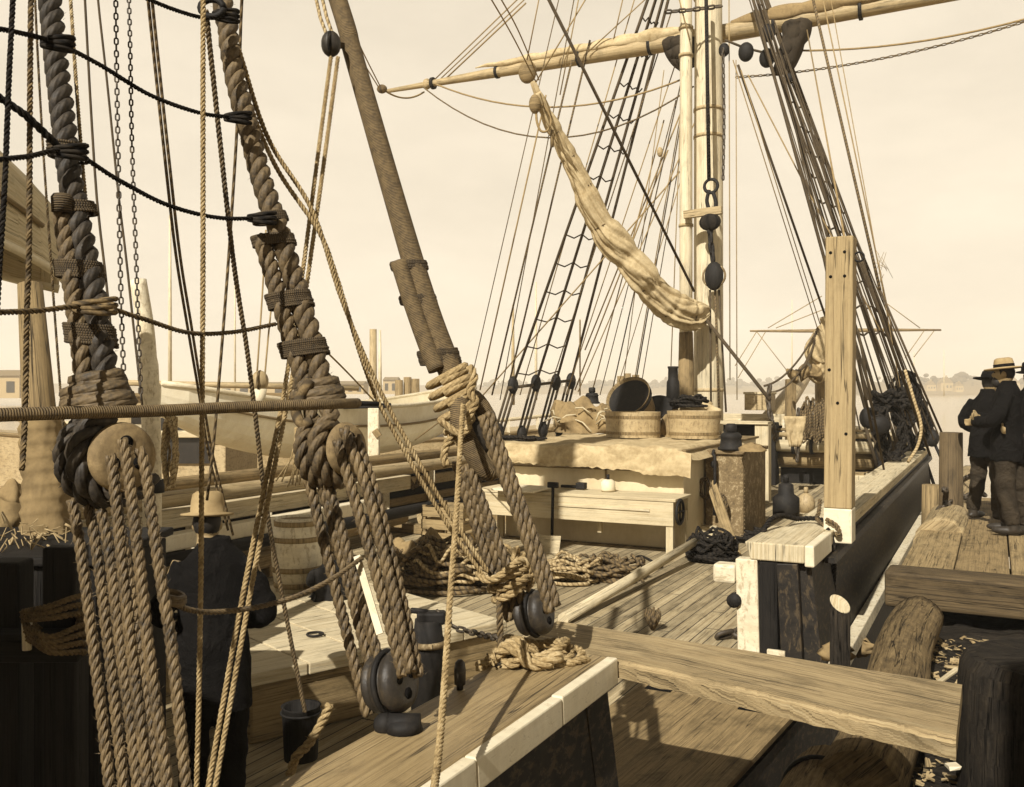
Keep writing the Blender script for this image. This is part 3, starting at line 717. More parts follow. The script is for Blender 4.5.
# piles and chains by the hull further on
c = VX(951, 480, .85); tag(MB().tube([Vector((c.x, c.y, z)) for z in (-1, 1.5, 2.78)], [.15, .145, .13], 30, vfrac=False, lobes=lambda u, a: 1+.06*noise.noise((math.cos(a)*3, math.sin(a)*3, u))).build('pile', 'wet'), 'upright brown mooring pile in the water just left of the men', 'pile')
c = VX(932, 470, .62); tag(MB().tube([Vector((c.x, c.y, z)) for z in (-1, 1.5, 2.1)], [.13, .13, .12], 14, vfrac=False).build('pile', 'mid'), 'shorter pale topped pile touching the black hull', 'pile')
tag(MB().chain([VX(944, 490, .8), W(956, 484, 15), W(966, 478, 14), W(985, 470, 13)], .11, .09, .018).build('chain', 'chain'), 'heavy chain stretched from the brown pile to behind the men', 'chain')
tag(MB().chain([G(985, 494, 1.92), G(962, 497, 1.95), G(945, 505, 1.92), G(935, 517, 1.80), G(922, 535, 1.6)], .12, .10, .02).build('chain', 'chain'), 'rusty chain lying over the pale fender log at the men\'s feet', 'chain')
# ================================================================== POST AT THE RAIL
pb = Vector((.285, 4.06, 2.252))
PO = thing('rail_post', 'tall squared pale post with bolt holes standing on the starboard rail', 'post', pb)
MB().beam(pb+UP*.16, pb+UP*2.20+Vector((.012, 0, 0)), .20, .20, Vector((0, 1, 0))).build('shaft', 'post', PO, bevel=.008)
MB().beam(pb-UP*.10, pb+UP*.158, .204, .204, Vector((0, 1, 0))).build('painted_foot', 'white', PO, bevel=.008)
for dx, z in ((-.05, 2.08), (.05, 2.08), (-.05, 1.90), (.05, 1.90), (0, .95), (-.06, 1.2), (.06, .72)):
    MB().lathe([(0, -.012), (.012, -.012), (.012, .006), (0, .006)], pb+Vector((dx, -.097, z)), (0, -1, 0), 10).build('painted_bolt_hole', 'hole', PO)  # dark discs on the post face stand in for shaded bolt holes
eb = MB().ring(pb+Vector((.14, .0, 2.05)), (0, 1, 0), .035, .008, 16, 6); eb.tube([pb+Vector((.09, 0, 2.05)), pb+Vector((.11, 0, 2.05))], .008, 6); eb.build('eye_bolt', 'iron', PO)
# dark rope flaked over the pad by the post
tag(MB().rope([G(735, 542, 2.28)-UP*.9+Vector((-.1, .6, 0)), G(765, 528, 2.29), G(800, 519, 2.29), G(822, 520, 2.29), VY(829, 532, 3.92), VY(832, 540, 3.9), VY(834, 560, 3.9), VY(833, 600, 3.98), VY(833, 640, 4.0)], .02, n=6).build('rope', 'blackrope'), 'dark rope across the rail pad and hanging down the black bulwark under the post', 'rope')
tag(MB().rope([VY(820, 500, 4.3), VY(819, 512, 4.2), G(818, 520, 2.29), VY(838, 535, 3.92), VY(837, 526, 3.93), VY(826, 519, 3.93)], .017, n=6).build('rope', 'brownrope'), 'short knotted rope end round the white foot of the post', 'rope')
# ================================================================== DECK FURNITURE
# tryworks
TW = thing('deckhouse', 'buff painted low deckhouse amidships under a grubby canvas cover', 'deckhouse', (-3.3, 9.6, DECK))
MB().box((-3.26, 9.7, 1.95), (2.44, 3.9, 1.18)).build('wall', 'tan', TW, bevel=.01)
MB().box((-3.26, 7.742, 2.30), (2.43, .016, .016)).build('moulding', 'mid', TW)
MB().box((-3.05, 7.742, 2.16), (.02, .016, .5)).build('moulding', 'mid', TW)
MB().box((-3.26, 9.7, 2.555), (2.52, 3.98, .035)).build('roof', 'mid', TW, bevel=.006)
def cover(u, v):
    x = -4.62+2.72*u; y0 = 7.62
    edge = .26+.10*noise.noise((u*3.1, 0, 7))+.035*noise.noise((u*9, 1, 7))+.02*noise.noise((u*40, 1, 7))+(.10*max(0, u-.8)*3)-(.0 if u > .1 else .5*(.1-u))
    wr = .040*noise.noise((u*8, v*5, 2))+.014*noise.noise((u*22, v*9, 4))
    if v < .3:
        t = v/.3; z = 2.585-edge*(1-t); y = y0-.012-.05*math.sin((1-t)*1.5)-abs(wr)*.9
    else:
        t = (v-.3)/.7; z = 2.59+abs(wr)*1.2; y = y0+3.0*t
    if u > .93: z -= (u-.93)*2.2*(1 if v >= .3 else .2)
    return (x, y, z)
tag(MB().grid(cover, 150, 80, True).build('canvas_cover', 'canvas'), 'wrinkled canvas cover hanging over the front edge of the buff deckhouse', 'canvas cover')
# bench
BN = thing('workbench', 'long pale pine workbench standing before the buff deckhouse', 'workbench', (-3.26, 7.4, DECK))
MB().box((-3.26, 7.41, 2.025), (2.64, .64, .035)).build('top', 'bench', BN, bevel=.005)
MB().box((-3.26, 7.115, 1.865), (2.58, .028, .28)).build('apron', 'bench', BN, bevel=.004)
MB().box((-3.26, 7.695, 1.865), (2.58, .028, .28)).build('apron', 'bench', BN, bevel=.004)
MB().box((-3.1, 7.093, 1.90), (1.7, .016, .03)).build('batten', 'pale', BN)
for x in (-4.5, -2.02):
    for y in (7.15, 7.66): MB().box((x, y, 1.60), (.085, .07, .50)).build('leg', 'bench', BN, bevel=.004)
MB().box((-2.95, 7.3, 1.68), (.05, .05, .22)).build('drop_peg', 'bench', BN)
p = G(523, 490, 2.05); tag(MB().box((p.x, p.y-.05, 2.075), (.62, .42, .025), Matrix.Rotation(-.12, 3, 'Z') @ Matrix.Rotation(.06, 3, 'X')).build('board', 'white', bevel=.004), 'thin white board overhanging the left end of the workbench', 'board')
p = Vector((-3.78, 7.06, 0))
SH = thing('shovel', 'short shovel leaning against the front of the workbench', 'shovel', (p.x, p.y-.12, DECK))
pc = VY(553, 485, 7.06); pd = VY(552, 536, 6.95)
MB().tube([pc, pd], .02, 8, vfrac=False).build('handle', 'dark', SH); MB().box(pc, (.14, .05, .07)).build('grip', 'dark', SH, bevel=.01)
MB().grid(lambda s, t: pd+Vector((.15*(s-.5)*2*(1-.15*t), -.1+.03*((s-.5)*2)**2-.03*t, .02-.26*t)), 8, 6).build('blade', 'pale', SH)
p = G(572, 489, 2.05); MBt = thing('hand_tool', 'dark iron hand tool lying on the workbench beside the shovel grip', 'tool', p)
MB().beam(p+Vector((-.15, 0, .03)), p+Vector((.12, .02, .03)), .05, .035).build('stock', 'dark', MBt, bevel=.006); MB().box(p+Vector((.12, .02, .045)), (.12, .10, .08)).build('head', 'iron', MBt, bevel=.01)
p = G(608, 491, 2.05); JR = thing('jar', 'small pale jar with a dark stopper on the workbench', 'jar', p)
MB().lathe([(0, 0), (.085, 0), (.09, .02), (.09, .11), (.06, .14), (.045, .145), (0, .145)], p).build('body', 'white', JR); MB().lathe([(0, 0), (.02, 0), (.02, .06), (0, .06)], p+UP*.145, UP, 10).build('stopper', 'iron', JR)
for (px, py, r, lb) in ((684, 504, .12, 'round dark wheel hung at the right end of the workbench'),):
    c = VX(680, 512, -1.93); o = MB().ring(c, (1, 0, 0), .14, .018, 20, 6); o.tube([c-UP*.14, c+UP*.14], .012, 6); o.tube([c-Vector((0, .14, 0)), c+Vector((0, .14, 0))], .012, 6); tag(o.build('wheel', 'iron'), lb, 'wheel')
# tank
TK = thing('iron_tank', 'tall rusty riveted iron tank at the corner of the deckhouse', 'tank', (-1.77, 9.3, DECK))
mb = MB(); mb.box((-1.77, 9.28, 1.93), (.49, 1.30, 1.10))
MB().box((-1.77, 9.28, 2.50), (.56, 1.38, .05)).build('lid', 'rusty', TK, bevel=.01)
MB().box((-1.77, 9.28, 1.385), (.53, 1.34, .06)).build('base', 'iron', TK, bevel=.01)
for i in range(20):
    z = 1.43+i*.052; mb.ell((-1.54, 8.626, z), (.010, .008, .010), None, 6, 4); mb.ell((-1.517, 8.66, z), (.008, .010, .010), None, 6, 4)
mb.build('body', 'rusty', TK)
pz = VY(722, 480, 8.58); mb = MB(); mb.tube(crs([pz+Vector((-.1, -.02, .38)), pz+Vector((-.1, -.06, .33)), pz+Vector((-.07, -.08, .24)), pz+Vector((-.08, -.07, -.45))], 5), .02, 8); mb.ell(pz+Vector((-.1, -.03, .2)), (.04, .04, .05)); mb.build('tap_pipe', 'iron', TK)
def lantern(c, s, nm, lb, mat='iron'):
    t = thing(nm, lb, nm.replace('_', ' '), c)
    MB().lathe([(0, 0), (.17*s, 0), (.18*s, .03*s), (.15*s, .05*s), (.135*s, .16*s), (.15*s, .18*s), (.12*s, .23*s), (.09*s, .24*s), (0, .24*s)], c).build('body', mat, t)
    MB().lathe([(.06*s, 0), (.075*s, .02*s), (.075*s, .10*s), (.05*s, .12*s), (0, .12*s)], c+UP*.24*s).build('cap', mat, t); return t
lantern(G(731, 450, 2.526), .95, 'iron_pot', 'dark bell shaped iron pot standing on the rusty tank')
p = G(752, 452, 2.526); 
tag(MB().grid(lambda s, t: p+Vector((.17*math.cos(s*6.28)*math.sin(t*1.57)*(1+.3*noise.noise((s*5, t*4, 1))), .15*math.sin(s*6.28)*math.sin(t*1.57), .10*math.cos(t*1.57)*(1+.5*noise.noise((s*4, t*3, 5)))+.01)), 20, 8).build('cap', 'canvasd'), 'crumpled cloth cap lying beside the iron pot on the tank', 'cap')
p0, p1 = VY(711, 482, 8.56), G(736, 556, DECK+.02); tag(MB().beam(p0, p1, .13, .03, (0, -1, .3)).build('plank', 'oldwood', bevel=.004), 'narrow weathered plank leaning against the rusty tank', 'plank')
p = G(703, 541, DECK); tag(MB().box(p+UP*.10, (.36, .2, .2), Matrix.Rotation(.15, 3, 'Z')).build('wooden_block', 'pale', bevel=.012), 'pale squared wooden block in front of the tank', 'block')
for k, (px, py, w, lb) in enumerate(((706, 488, .03, 'coil of thin dark cord hung on the tank tap'), (722, 505, .02, 'loop of frayed line hanging on the leaning plank'))):
    c = VY(px, py, 8.50); mb = MB()
    for q in range(7):
        P = [c+Vector((.06*math.sin(a)*(1+.2*q/7)+.015*math.sin(q*9), -.01*q, .13*math.cos(a)+.015*math.cos(q*5))) for a in [6.283*i/16 for i in range(17)]]; mb.tube(P, .009, 5, cap=False)
    tag(mb.build('rope_coil', 'brownrope'), lb, 'rope coil')
# tubs and kettles on the deckhouse
def tub(c, rx, ry, h, lb, mat='greytan', flare=.88, n=32, grp=None):
    t = thing('tub', lb, 'tub', c, grp)
    def ringp(k, z, ins=0): f = flare+(1-flare)*z/h; return [c+Vector(((rx*f-ins)*math.cos(6.283*i/n), (ry*f-ins)*math.sin(6.283*i/n), z)) for i in range(n)]
    loft(MB(), [ringp(0, 0), ringp(0, h*.3), ringp(0, h*.7), ringp(0, h), ringp(0, h, .03), ringp(0, h*.35, .03), ringp(0, h*.12, .03)], True, False).build('staves', mat, t)
    for z in (.18, .80):
        loft(MB(), [ringp(0, h*z-.02, -.006), ringp(0, h*z+.02, -.006), ringp(0, h*z+.02, .004), ringp(0, h*z-.02, .004), ringp(0, h*z-.02, -.006)], False).build('hoop', 'mid', t)
    return t
zt = 2.61
tub(G(633, 437, zt), .41, .37, .37, 'broad pale line tub right of the heaped canvas, under the tilted bucket', flare=.97)
tub(G(694, 438, zt), .39, .36, .39, 'round pale wash tub standing in front of the foremast')
c = W(632, 402, 15.0); BK = thing('bucket', 'dark empty bucket tipped on its side on the line tub', 'bucket', c)
axb = (CR*.55+UP*.62-CF*.55).normalized(); axb = (-CR*.45-CF*.62+UP*.55).normalized()
MB().lathe([(0, -.30), (.27, -.30), (.36, .16), (.372, .17), (.35, .16), (.26, -.27), (0, -.27)], c, axb, 28).build('body', 'mid', BK)
MB().lathe([(.345, .06), (.362, .06), (.37, .12), (.353, .12)], c, axb, 28).build('hoop', 'iron', BK)
c = W(658, 407, 15.6); tag(MB().lathe([(0, -.12), (.18, -.10), (.24, .0), (.25, .02), (.22, .01), (0, -.04)], c, (-CF*.6+UP*.6-CR*.2), 24).build('pan', 'iron'), 'dark shallow iron pan leaning behind the tipped bucket', 'pan')
c = W(673, 400, 15.8); CH = thing('stovepipe', 'dark stubby stovepipe rising left of the foremast', 'stovepipe', c-UP*.15)
MB().lathe([(0, -.15), (.12, -.15), (.105, .30), (.085, .34), (.08, .52), (.09, .53), (.09, .56), (0, .56)], c, UP, 18).build('pipe', 'iron', CH)
c = W(690, 401, 15.4); tag(MB().coil(c-UP*.1, .30, .022, 9, .18, .25, 5, .7, 3).build('rope_heap', 'blackrope'), 'heap of dark line on the deckhouse beside the stovepipe', 'rope heap')
def heap(c, rx, ry, h, mat, nm, lb, cat, seed=0, amp=.45, R=None):
    def fn(u, v):
        a = 6.283*u; t = v*1.62; e = 1+amp*noise.noise((math.cos(a)*2+seed, math.sin(a)*2, v*3))+.25*amp*noise.noise((math.cos(a)*7+seed, math.sin(a)*7, v*9))
        return c+Vector((rx*math.cos(a)*math.sin(t)*e, ry*math.sin(a)*math.sin(t)*e, max(-.005, h*math.cos(t)*(1+amp*1.2*noise.noise((math.cos(a)*v*3+seed, math.sin(a)*v*3, 4))))))
    return tag(MB().grid(fn, 56, 22).build(nm, mat), lb, cat)
heap(G(583, 432, zt), .55, .4, .50, 'canvasd', 'canvas_heap', 'heap of crumpled dirty canvas on the left end of the deckhouse', 'canvas', 3, .6)
heap(G(665, 436, zt), .18, .3, .30, 'canvasd', 'sack', 'small slumped sack between the two pale tubs', 'sack', 8)
heap(W(690, 415, 15.9), .45, .3, .28, 'canvas', 'canvas_heap', 'folded pale canvas behind the round wash tub', 'canvas', 12)
rg2 = random.Random(4); mb = MB(); c = G(585, 432, zt)
for i in range(16):
    a = c+Vector((rg2.uniform(-.5, .55), rg2.uniform(-.42, -.2), rg2.uniform(.1, .42))); b = a+Vector((rg2.uniform(-.35, .35), rg2.uniform(-.1, .1), rg2.uniform(-.2, .2))); mb.tube([a, (a+b)/2+UP*.05, b], .013, 5)
tag(mb.build('sticks', 'pale'), 'loose pale sticks and lashings poking out of the canvas heap', 'sticks')
c = G(560, 440, 2.6); tag(MB().coil(c+Vector((-.4, -.4, 0)), .35, .016, 6, .05, .3, 5, .35, 12).build('rope_heap', 'blackrope'), 'dark line strewn along the left edge of the canvas cover', 'rope heap')
c = VY(592, 398, 12); lantern(Vector((c.x, c.y, c.z-.1)), .8, 'lamp', 'small dark lamp standing behind the canvas heap'); 
# pole on deck
p0, p1 = G(563, 619, DECK+.05), W(702, 541, 11.0); p1.z = DECK+.24
tag(MB().tube([p0, p0.lerp(p1, .5), p1], [.05, .052, .045], 12, vfrac=False).build('pole', 'pale'), 'long bare pole lying across the deck with its far end on the wooden block', 'pole')
c = G(712, 561, DECK); tag(MB().coil(c, .31, .018, 20, .30, .16, 6, .8, 21).build('rope_coil', 'blackrope'), 'neat coil of dark rope in front of the rusty tank', 'rope coil')
# rope coils and heaps on deck
c = G(566, 580, DECK); tag(MB().coil(c, .34, .018, 16, .20, .35, 6, .8, 31).build('rope_coil', 'manilat'), 'tangled pale rope coil left of the other under the workbench front', 'rope coil')
c = G(604, 579, DECK); tag(MB().coil(c, .33, .018, 15, .20, .4, 6, .7, 33).build('rope_coil', 'brownrope'), 'loosely flaked rope coil in front of the workbench middle', 'rope coil')
tag(MB().rope(crs([G(627, 562, DECK+.02), G(640, 556, DECK+.02), G(652, 561, DECK+.02), G(662, 566, DECK+.02), G(650, 568, DECK+.02), G(640, 562, DECK+.02)], 4), .014, n=5).build('rope', 'blackrope'), 'short dark rope loop on the deck by the workbench leg', 'rope')
c = G(425, 588, DECK); heap(c+Vector((-.1, .2, 0)), .48, .3, .42, 'canvasd', 'canvas_heap', 'bundle of dirty sailcloth heaped on deck under tangled rope', 'canvas', 20, .7)
tag(MB().coil(c+Vector((.1, 0, .02)), .46, .022, 17, .40, .4, 6, .7, 41).build('rope_heap', 'brownrope'), 'big tangled heap of tarred rope on deck between the tackles', 'rope heap')
tag(MB().coil(c+Vector((.28, .05, .1)), .36, .018, 13, .30, .5, 6, .8, 43).build('rope_heap', 'manilat'), 'lighter rope thrown over the tarred rope heap', 'rope heap')
c = G(494, 580, DECK); tag(MB().coil(c, .26, .02, 12, .34, .4, 6, .8, 47).build('rope_heap', 'manila'), 'pale rope heap on deck behind the right hand tackle', 'rope heap')
# pinecone-like tuft on deck
c = G(653, 631, DECK); mb = MB(); rg3 = random.Random(3)
for i in range(46):
    a = rg3.random()*6.28; t = rg3.random(); d = Vector((math.cos(a)*t*.8, math.sin(a)*t*.8, 1)).normalized(); mb.tube([c+d*.01+UP*.005, c+d*.09+UP*.03, c+Vector((d.x*.12, d.y*.12, .13+.06*rg3.random()))], [.012, .014, .004], 5)
tag(mb.build('rope_swab', 'brownrope'), 'small frayed rope swab standing on the bare deck beyond the gangplank', 'swab')
# platform and barrel
e1 = (CR*.75+CF*.66).normalized(); e2 = (-CR*.66+CF*.75).normalized(); zp = 1.75
A = G(247, 676, zp)
PF = thing('hatch_platform', 'pale planked hatch platform lying askew on deck behind the tackles', 'hatch', Vector((A.x, A.y, DECK)))
for i in range(5):
    q0 = A+e1*(i*.375+.004); q1 = A+e1*((i+1)*.375-.004); MB().prism([q0-UP*.07, q1-UP*.07, q1+e2*2.1-UP*.07, q0+e2*2.1-UP*.07], UP*.07).build('plank', 'pale', PF, bevel=.008)
Q = A-UP*.075+e1*.03+e2*.03
MB().prism([Q-UP*.32, Q+e1*1.80-UP*.32, Q+e1*1.80+e2*2.0-UP*.32, Q+e2*2.0-UP*.32], UP*.318).build('coaming', 'oldwood', PF, bevel=.02)
for t in (.35, 1.2): MB().ring(A+e1*(t+.35)+e2*.5+UP*.012, UP, .05, .008, 16, 5).build('ring_bolt', 'iron', PF)
c = G(297, 589, zp+.002); BR = thing('barrel', 'small weathered barrel standing at the back of the hatch platform', 'barrel', c)
MB().lathe([(0, 0), (.165, 0), (.188, .14), (.196, .28), (.188, .42), (.166, .56), (.15, .56), (.148, .53), (0, .53)], c, UP, 26).build('staves', 'dirtywhite', BR)
for z, r in ((.05, .176), (.17, .193), (.40, .191), (.52, .174)): MB().lathe([(r-.004, -.02), (r+.003, -.02), (r+.003, .02), (r-.004, .02)], c+UP*z, UP, 26).build('hoop', 'oldwood', BR)
c = G(330, 596, zp); heap(c, .16, .2, .26, 'dark', 'sack', 'dark sack slumped beside the barrel behind the tackle', 'sack', 31)
# iron bitt with chain
c = G(428, 655, DECK); c = Vector((c.x, c.y, DECK)); BT = thing('chain_pawl', 'dark iron fairlead post on deck with a chain over its head', 'iron post', c)
c2 = W(428, 655, 5.3); c2 = Vector((c2.x, c2.y, DECK)); ORG[BT] = c2; BT.location = c2; s_ = m_at(5.3, 1)
zb = CAMP.z-(655-HOR)*s_; 
MB().tube([c2, Vector((c2.x, c2.y, zb+.06)), Vector((c2.x, c2.y, zb+.20))], [.10, .09, .075], 14, vfrac=False).build('post', 'iron', BT)
hd = Vector((c2.x, c2.y, zb+.21)); MB().beam(hd-CR*.06, hd+CR*.10, .09, .07).build('head', 'iron', BT, bevel=.015); MB().beam(hd-CR*.1+UP*.04, hd+CR*.0+UP*.03, .03, .03).build('horn', 'iron', BT, bevel=.01); MB().ring(hd-UP*.14, UP, .10, .018, 20, 6).build('collar', 'rusty', BT)
tag(MB().chain([hd+CR*.05+UP*.04, W(452, 626, 5.25), W(475, 633, 5.1), W(500, 639, 4.7), W(520, 646, 4.3)], .055, .042, .008).build('chain', 'chain'), 'short iron chain from the dark fairlead post to the right hand tackle', 'chain')
tag(MB().chain([G(716, 637, DECK+.03), G(726, 634, DECK+.05), G(738, 632, DECK+.06), G(752, 636, DECK+.04)], .13, .10, .02).build('chain', 'chain'), 'few heavy chain links on deck by the white stanchion', 'chain')
# jug etc. near forward bulwark
def jug(px, py, s, lb, mat, prof, Y=None):
    c = G(px, py, DECK); t = thing('oil_can', lb, 'can', c); MB().lathe([(r*s, z*s) for r, z in prof], c, UP, 22).build('body', mat, t); MB().lathe([(0, 0), (.045*s, 0), (.045*s, .10*s), (.03*s, .12*s), (0, .12*s)], c+UP*prof[-1][1]*s, UP, 12).build('neck', mat, t); return t
jug(786, 517, 1.0, 'dark square shouldered oil can on deck forward of the tank', 'iron', [(0, 0), (.20, 0), (.20, .30), (.12, .36), (.11, .50), (.055, .53)])
jug(806, 512, .8, 'pale stoneware jug half hidden by the tall post', 'greytan', [(0, 0), (.16, 0), (.18, .2), (.12, .33), (.05, .38)])
p = G(752, 540, DECK); MBc = MB().coil(p, .34, .02, 7, .12, .15, 5, 1, 71); tag(MBc.build('rope_coil', 'blackrope'), 'flat dark rope coil on deck inside the rail pad', 'rope coil')
c = G(690, 604-0, DECK); 
# lower left: dark bitts with pins and coil, bucket
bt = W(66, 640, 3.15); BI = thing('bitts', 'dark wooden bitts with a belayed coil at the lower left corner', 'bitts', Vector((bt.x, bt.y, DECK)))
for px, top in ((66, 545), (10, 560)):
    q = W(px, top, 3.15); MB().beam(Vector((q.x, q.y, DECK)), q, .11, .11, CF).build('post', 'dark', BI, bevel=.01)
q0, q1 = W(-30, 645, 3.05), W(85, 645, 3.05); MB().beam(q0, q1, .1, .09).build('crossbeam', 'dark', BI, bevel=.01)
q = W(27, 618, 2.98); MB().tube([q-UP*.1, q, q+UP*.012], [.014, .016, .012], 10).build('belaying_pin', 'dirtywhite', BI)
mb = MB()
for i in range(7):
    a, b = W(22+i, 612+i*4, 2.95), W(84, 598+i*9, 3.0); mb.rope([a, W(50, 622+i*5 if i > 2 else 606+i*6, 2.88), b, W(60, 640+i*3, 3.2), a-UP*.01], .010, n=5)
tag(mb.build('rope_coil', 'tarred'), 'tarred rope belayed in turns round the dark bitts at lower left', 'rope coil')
c = W(301, 745, 4.3); BU = thing('bucket', 'dark wooden bucket with a rope tail below the hatch platform', 'bucket', c-UP*.06)
MB().lathe([(0, -.06), (.075, -.06), (.085, .17), (.09, .18), (.075, .175), (.065, -.02), (0, -.02)], c, UP, 22).build('body', 'dark', BU); MB().ring(c+UP*.15, UP, .088, .006, 22, 5).build('hoop', 'iron', BU)
tag(MB().rope([W(330, 705, 4.2), W(322, 722, 4.2), W(308, 745, 4.15), W(296, 757, 4.1), W(290, 775, 4.1)], .022, n=6).build('rope', 'manila'), 'pale rope tail beside the dark bucket at the bottom', 'rope')
# belaying pin of the near rail
q = W(460, 684, 3.33); BP = thing('belaying_pin', 'dark belaying pin standing in the near pin rail', 'belaying pin', q-UP*.12)
MB().lathe([(0, -.12), (.012, -.12), (.012, -.005), (.02, 0), (.021, .05), (.017, .075), (.008, .085), (0, .086)], q, UP, 14).build('pin', 'lignum', BP)
# ================================================================== NEAR RIGGING (starboard main shrouds)
XN = Vector((1, 0, 0))
def deadeye(c, R, th, ax, mat, nm, lb, holes=True, hole_px=None, group=None, strap='shroudd', strap_r=.03, iron=False, tail=None):
    ax = Vector(ax).normalized(); t = thing(nm, lb, 'deadeye', c-UP*R, group); h = th/2
    PR = [(0, -h), (R*.72, -h), (R*.93, -h*.72), (R, -h*.45), (R*.90, -h*.18), (R*.90, h*.18), (R, h*.45), (R*.93, h*.72), (R*.72, h), (0, h)]
    if iron: PR = [(0, -h), (R*.66, -h), (R*.88, -h*.84), (R*.97, -h*.62), (R*.90, -h*.50), (R*.90, -h*.40), (R, -h*.26), (R, 0), (R*.91, h*.08), (R*.91, h*.26), (R, h*.34), (R*.98, h*.58), (R*.88, h*.84), (R*.66, h*.98), (R*.5, h*.90), (0, h*.90)]
    MB().lathe(PR, c, ax, 40).build('shell', mat, t)
    B = basis(ax, UP); tx, up = B.col[1], B.col[2]
    if holes:
        for a in ((270, 25, 155) if iron else (90, 205, 335)):
            p = c+tx*(-math.cos(math.radians(a))*R*.42)+up*math.sin(math.radians(a))*R*.42+ax*(h*(.90 if iron else 1)+.001)
            MB().lathe([(0, .0), (R*.19, 0), (R*.20, .003), (0, .003)], p-ax*.001, ax, 16).build('hole', 'hole', t)  # dark disc on the face, painting the shade of a bored hole
    if iron:
        for dz in (-.02,):
            MB().ring(c+ax*h*dz*.55, ax, R*.985, .010, 40, 6).build('iron_strap', 'iron', t)
    return t
def seize(mb, P, i0, r, turns=7, w=.008):
    pass
def band(pts, r, turns, wr, mat, nm, parent, squash=None, tilt=0.0):
    """turns of small line wrapped round a rope along pts[0]->pts[1]; squash = (direction, extra half width)"""
    a, b = Vector(pts[0]), Vector(pts[1]); t = (b-a).normalized(); mb = MB(); n = 20; P = []
    side = squash[0] if squash else t.orthogonal(); side = (side-t*side.dot(t)).normalized(); o = t.cross(side); ex = squash[1] if squash else 0
    N = int(turns*n)
    for i in range(N+1):
        f = i/N; A = 6.2832*i/n; c = a.lerp(b, f); rr = r*(1+.05*noise.noise((f*9, turns, r*30)))
        P.append(c+side*math.cos(A)*(rr+ex)+o*math.sin(A)*rr+t*tilt*math.cos(A)*(rr+ex))
    mb.tube(P, wr, 6); return mb.build(nm, mat, parent)
def Ys(k, py):
    "depth of shroud k (1..3) at image row py"
    b = {1: (2.17, 3.28), 2: (2.93, 2.52), 3: (3.69, 1.76)}[k]; q = (HOR-py)/F
    t = (1.05+q*b[0])/(10.85-q*b[1]); return b[0]+b[1]*t
def shp(k, pts, dy=0): return [W(px, py, Ys(k, py)+dy) for px, py in pts]
TOP = {1: W(22, -260, 3.05), 2: W(165, -240, 3.75), 3: W(262, -230, 4.4)}
# ---- shroud 1
S1 = thing('shroud', 'thickest dark hawser shroud at far left ending in the largest deadeye', 'shroud', W(97, 410, Ys(1, 410)), 'main shrouds')
p1 = [(50, 0), (56, 60), (62, 110), (67, 152), (73, 195), (81, 235), (90, 275), (97, 315), (103, 355), (106, 385)]
c1 = W(119, 457, Ys(1, 457))
MB().rope([TOP[1]]+shp(1, p1), m_at(2.65, 12.5), pitch=.135, n=10).build('rope', 'shroudd', S1)
MB().rope(shp(1, [(62, 208), (66, 240), (72, 280), (77, 320), (82, 360), (86, 392)], -.015), m_at(2.55, 10), pitch=.12, n=9).build('turned_up_end', 'shroud', S1)
MB().lathe([(0, -.02), (.027, -.02), (.029, .02), (.022, .03), (0, .03)], W(62, 205, 2.60), UP, 14).build('whipped_end', 'seizing', S1)
for (a, b, r) in (((66, 143), (68, 160), 14), ((74, 203), (77, 214), 15), ((78, 262), (81, 279), 18), ((89, 325), (92, 345), 19)):
    Y = Ys(1, a[1]); band((W(*a, Y), W(*b, Y)), m_at(Y, r*.92), 8 if r > 15 else 5, .0048, 'seizing', 'seizing', S1, (CR, m_at(Y, r*.34)), .25)
for i, (px, py, r) in enumerate(((97, 376, 22), (95, 388, 28), (98, 399, 31))):
    Y = Ys(1, py); q = W(px, py, Y); band((q, W(px+2, py+9, Y)), m_at(Y, r*.55), 1.6, .017, 'shroud', 'crossing_turn', S1, (CR, m_at(Y, r*.5)), .12)
def eye(c, R, ax, start, r, mat, parent, nm='eye', pitch=None, ang0=120, ang1=420, off=0):
    B = basis(ax, UP); tx, up = B.col[1], B.col[2]; P = [Vector(start)]
    for k in range(15):
        a = math.radians(ang0+(ang1-ang0)*k/14); P.append(c+tx*(-math.cos(a))*(R)+up*math.sin(a)*R+ax*off)
    return MB().rope(P, r, pitch=pitch, n=8, sub=5).build(nm, mat, parent)
AX = Vector((.96, -.28, .05)).normalized()
deadeye(c1, .089, .085, AX, 'deadeye', 'deadeye', 'large pale deadeye at the left end of the rope wrapped rod, three lanyards rove down', group='upper deadeyes')
for o_ in (-.012, ):
    eye(c1, .102, AX, W(100, 395, Ys(1, 395)), .030, 'shroudd', S1, ang0=75, ang1=-150, off=-.012)
eye(c1, .112, AX, W(84, 400, Ys(1, 400)), .026, 'shroudd', S1, 'eye', None, 60, -140, -.070)
# ---- shroud 2
S2 = thing('shroud', 'middle hawser shroud with three seizings and a bunched crossing above its deadeye', 'shroud', W(312, 405, Ys(2, 405)), 'main shrouds')
p2 = [(222, 0), (229, 40), (237, 85), (249, 130), (259, 170), (270, 205), (282, 240), (294, 280), (304, 315), (314, 350), (322, 385)]
MB().rope([TOP[2]]+shp(2, p2), m_at(3.3, 11.5), pitch=.15, n=10).build('rope', 'shroud', S2)
MB().rope(shp(2, [(261, 238), (271, 270), (281, 305), (291, 340), (301, 372), (305, 392)], -.015), m_at(3.2, 9.5), pitch=.125, n=9).build('turned_up_end', 'shroud', S2)
for (a, b, r) in (((268, 214), (271, 222), 13), ((272, 236), (275, 246), 16), ((287, 293), (292, 308), 17), ((301, 341), (306, 356), 18)):
    Y = Ys(2, a[1]); band((W(*a, Y), W(*b, Y)), m_at(Y, r*.92), 8, .0052, 'seizing', 'seizing', S2, (CR, m_at(Y, r*.36)), .2)
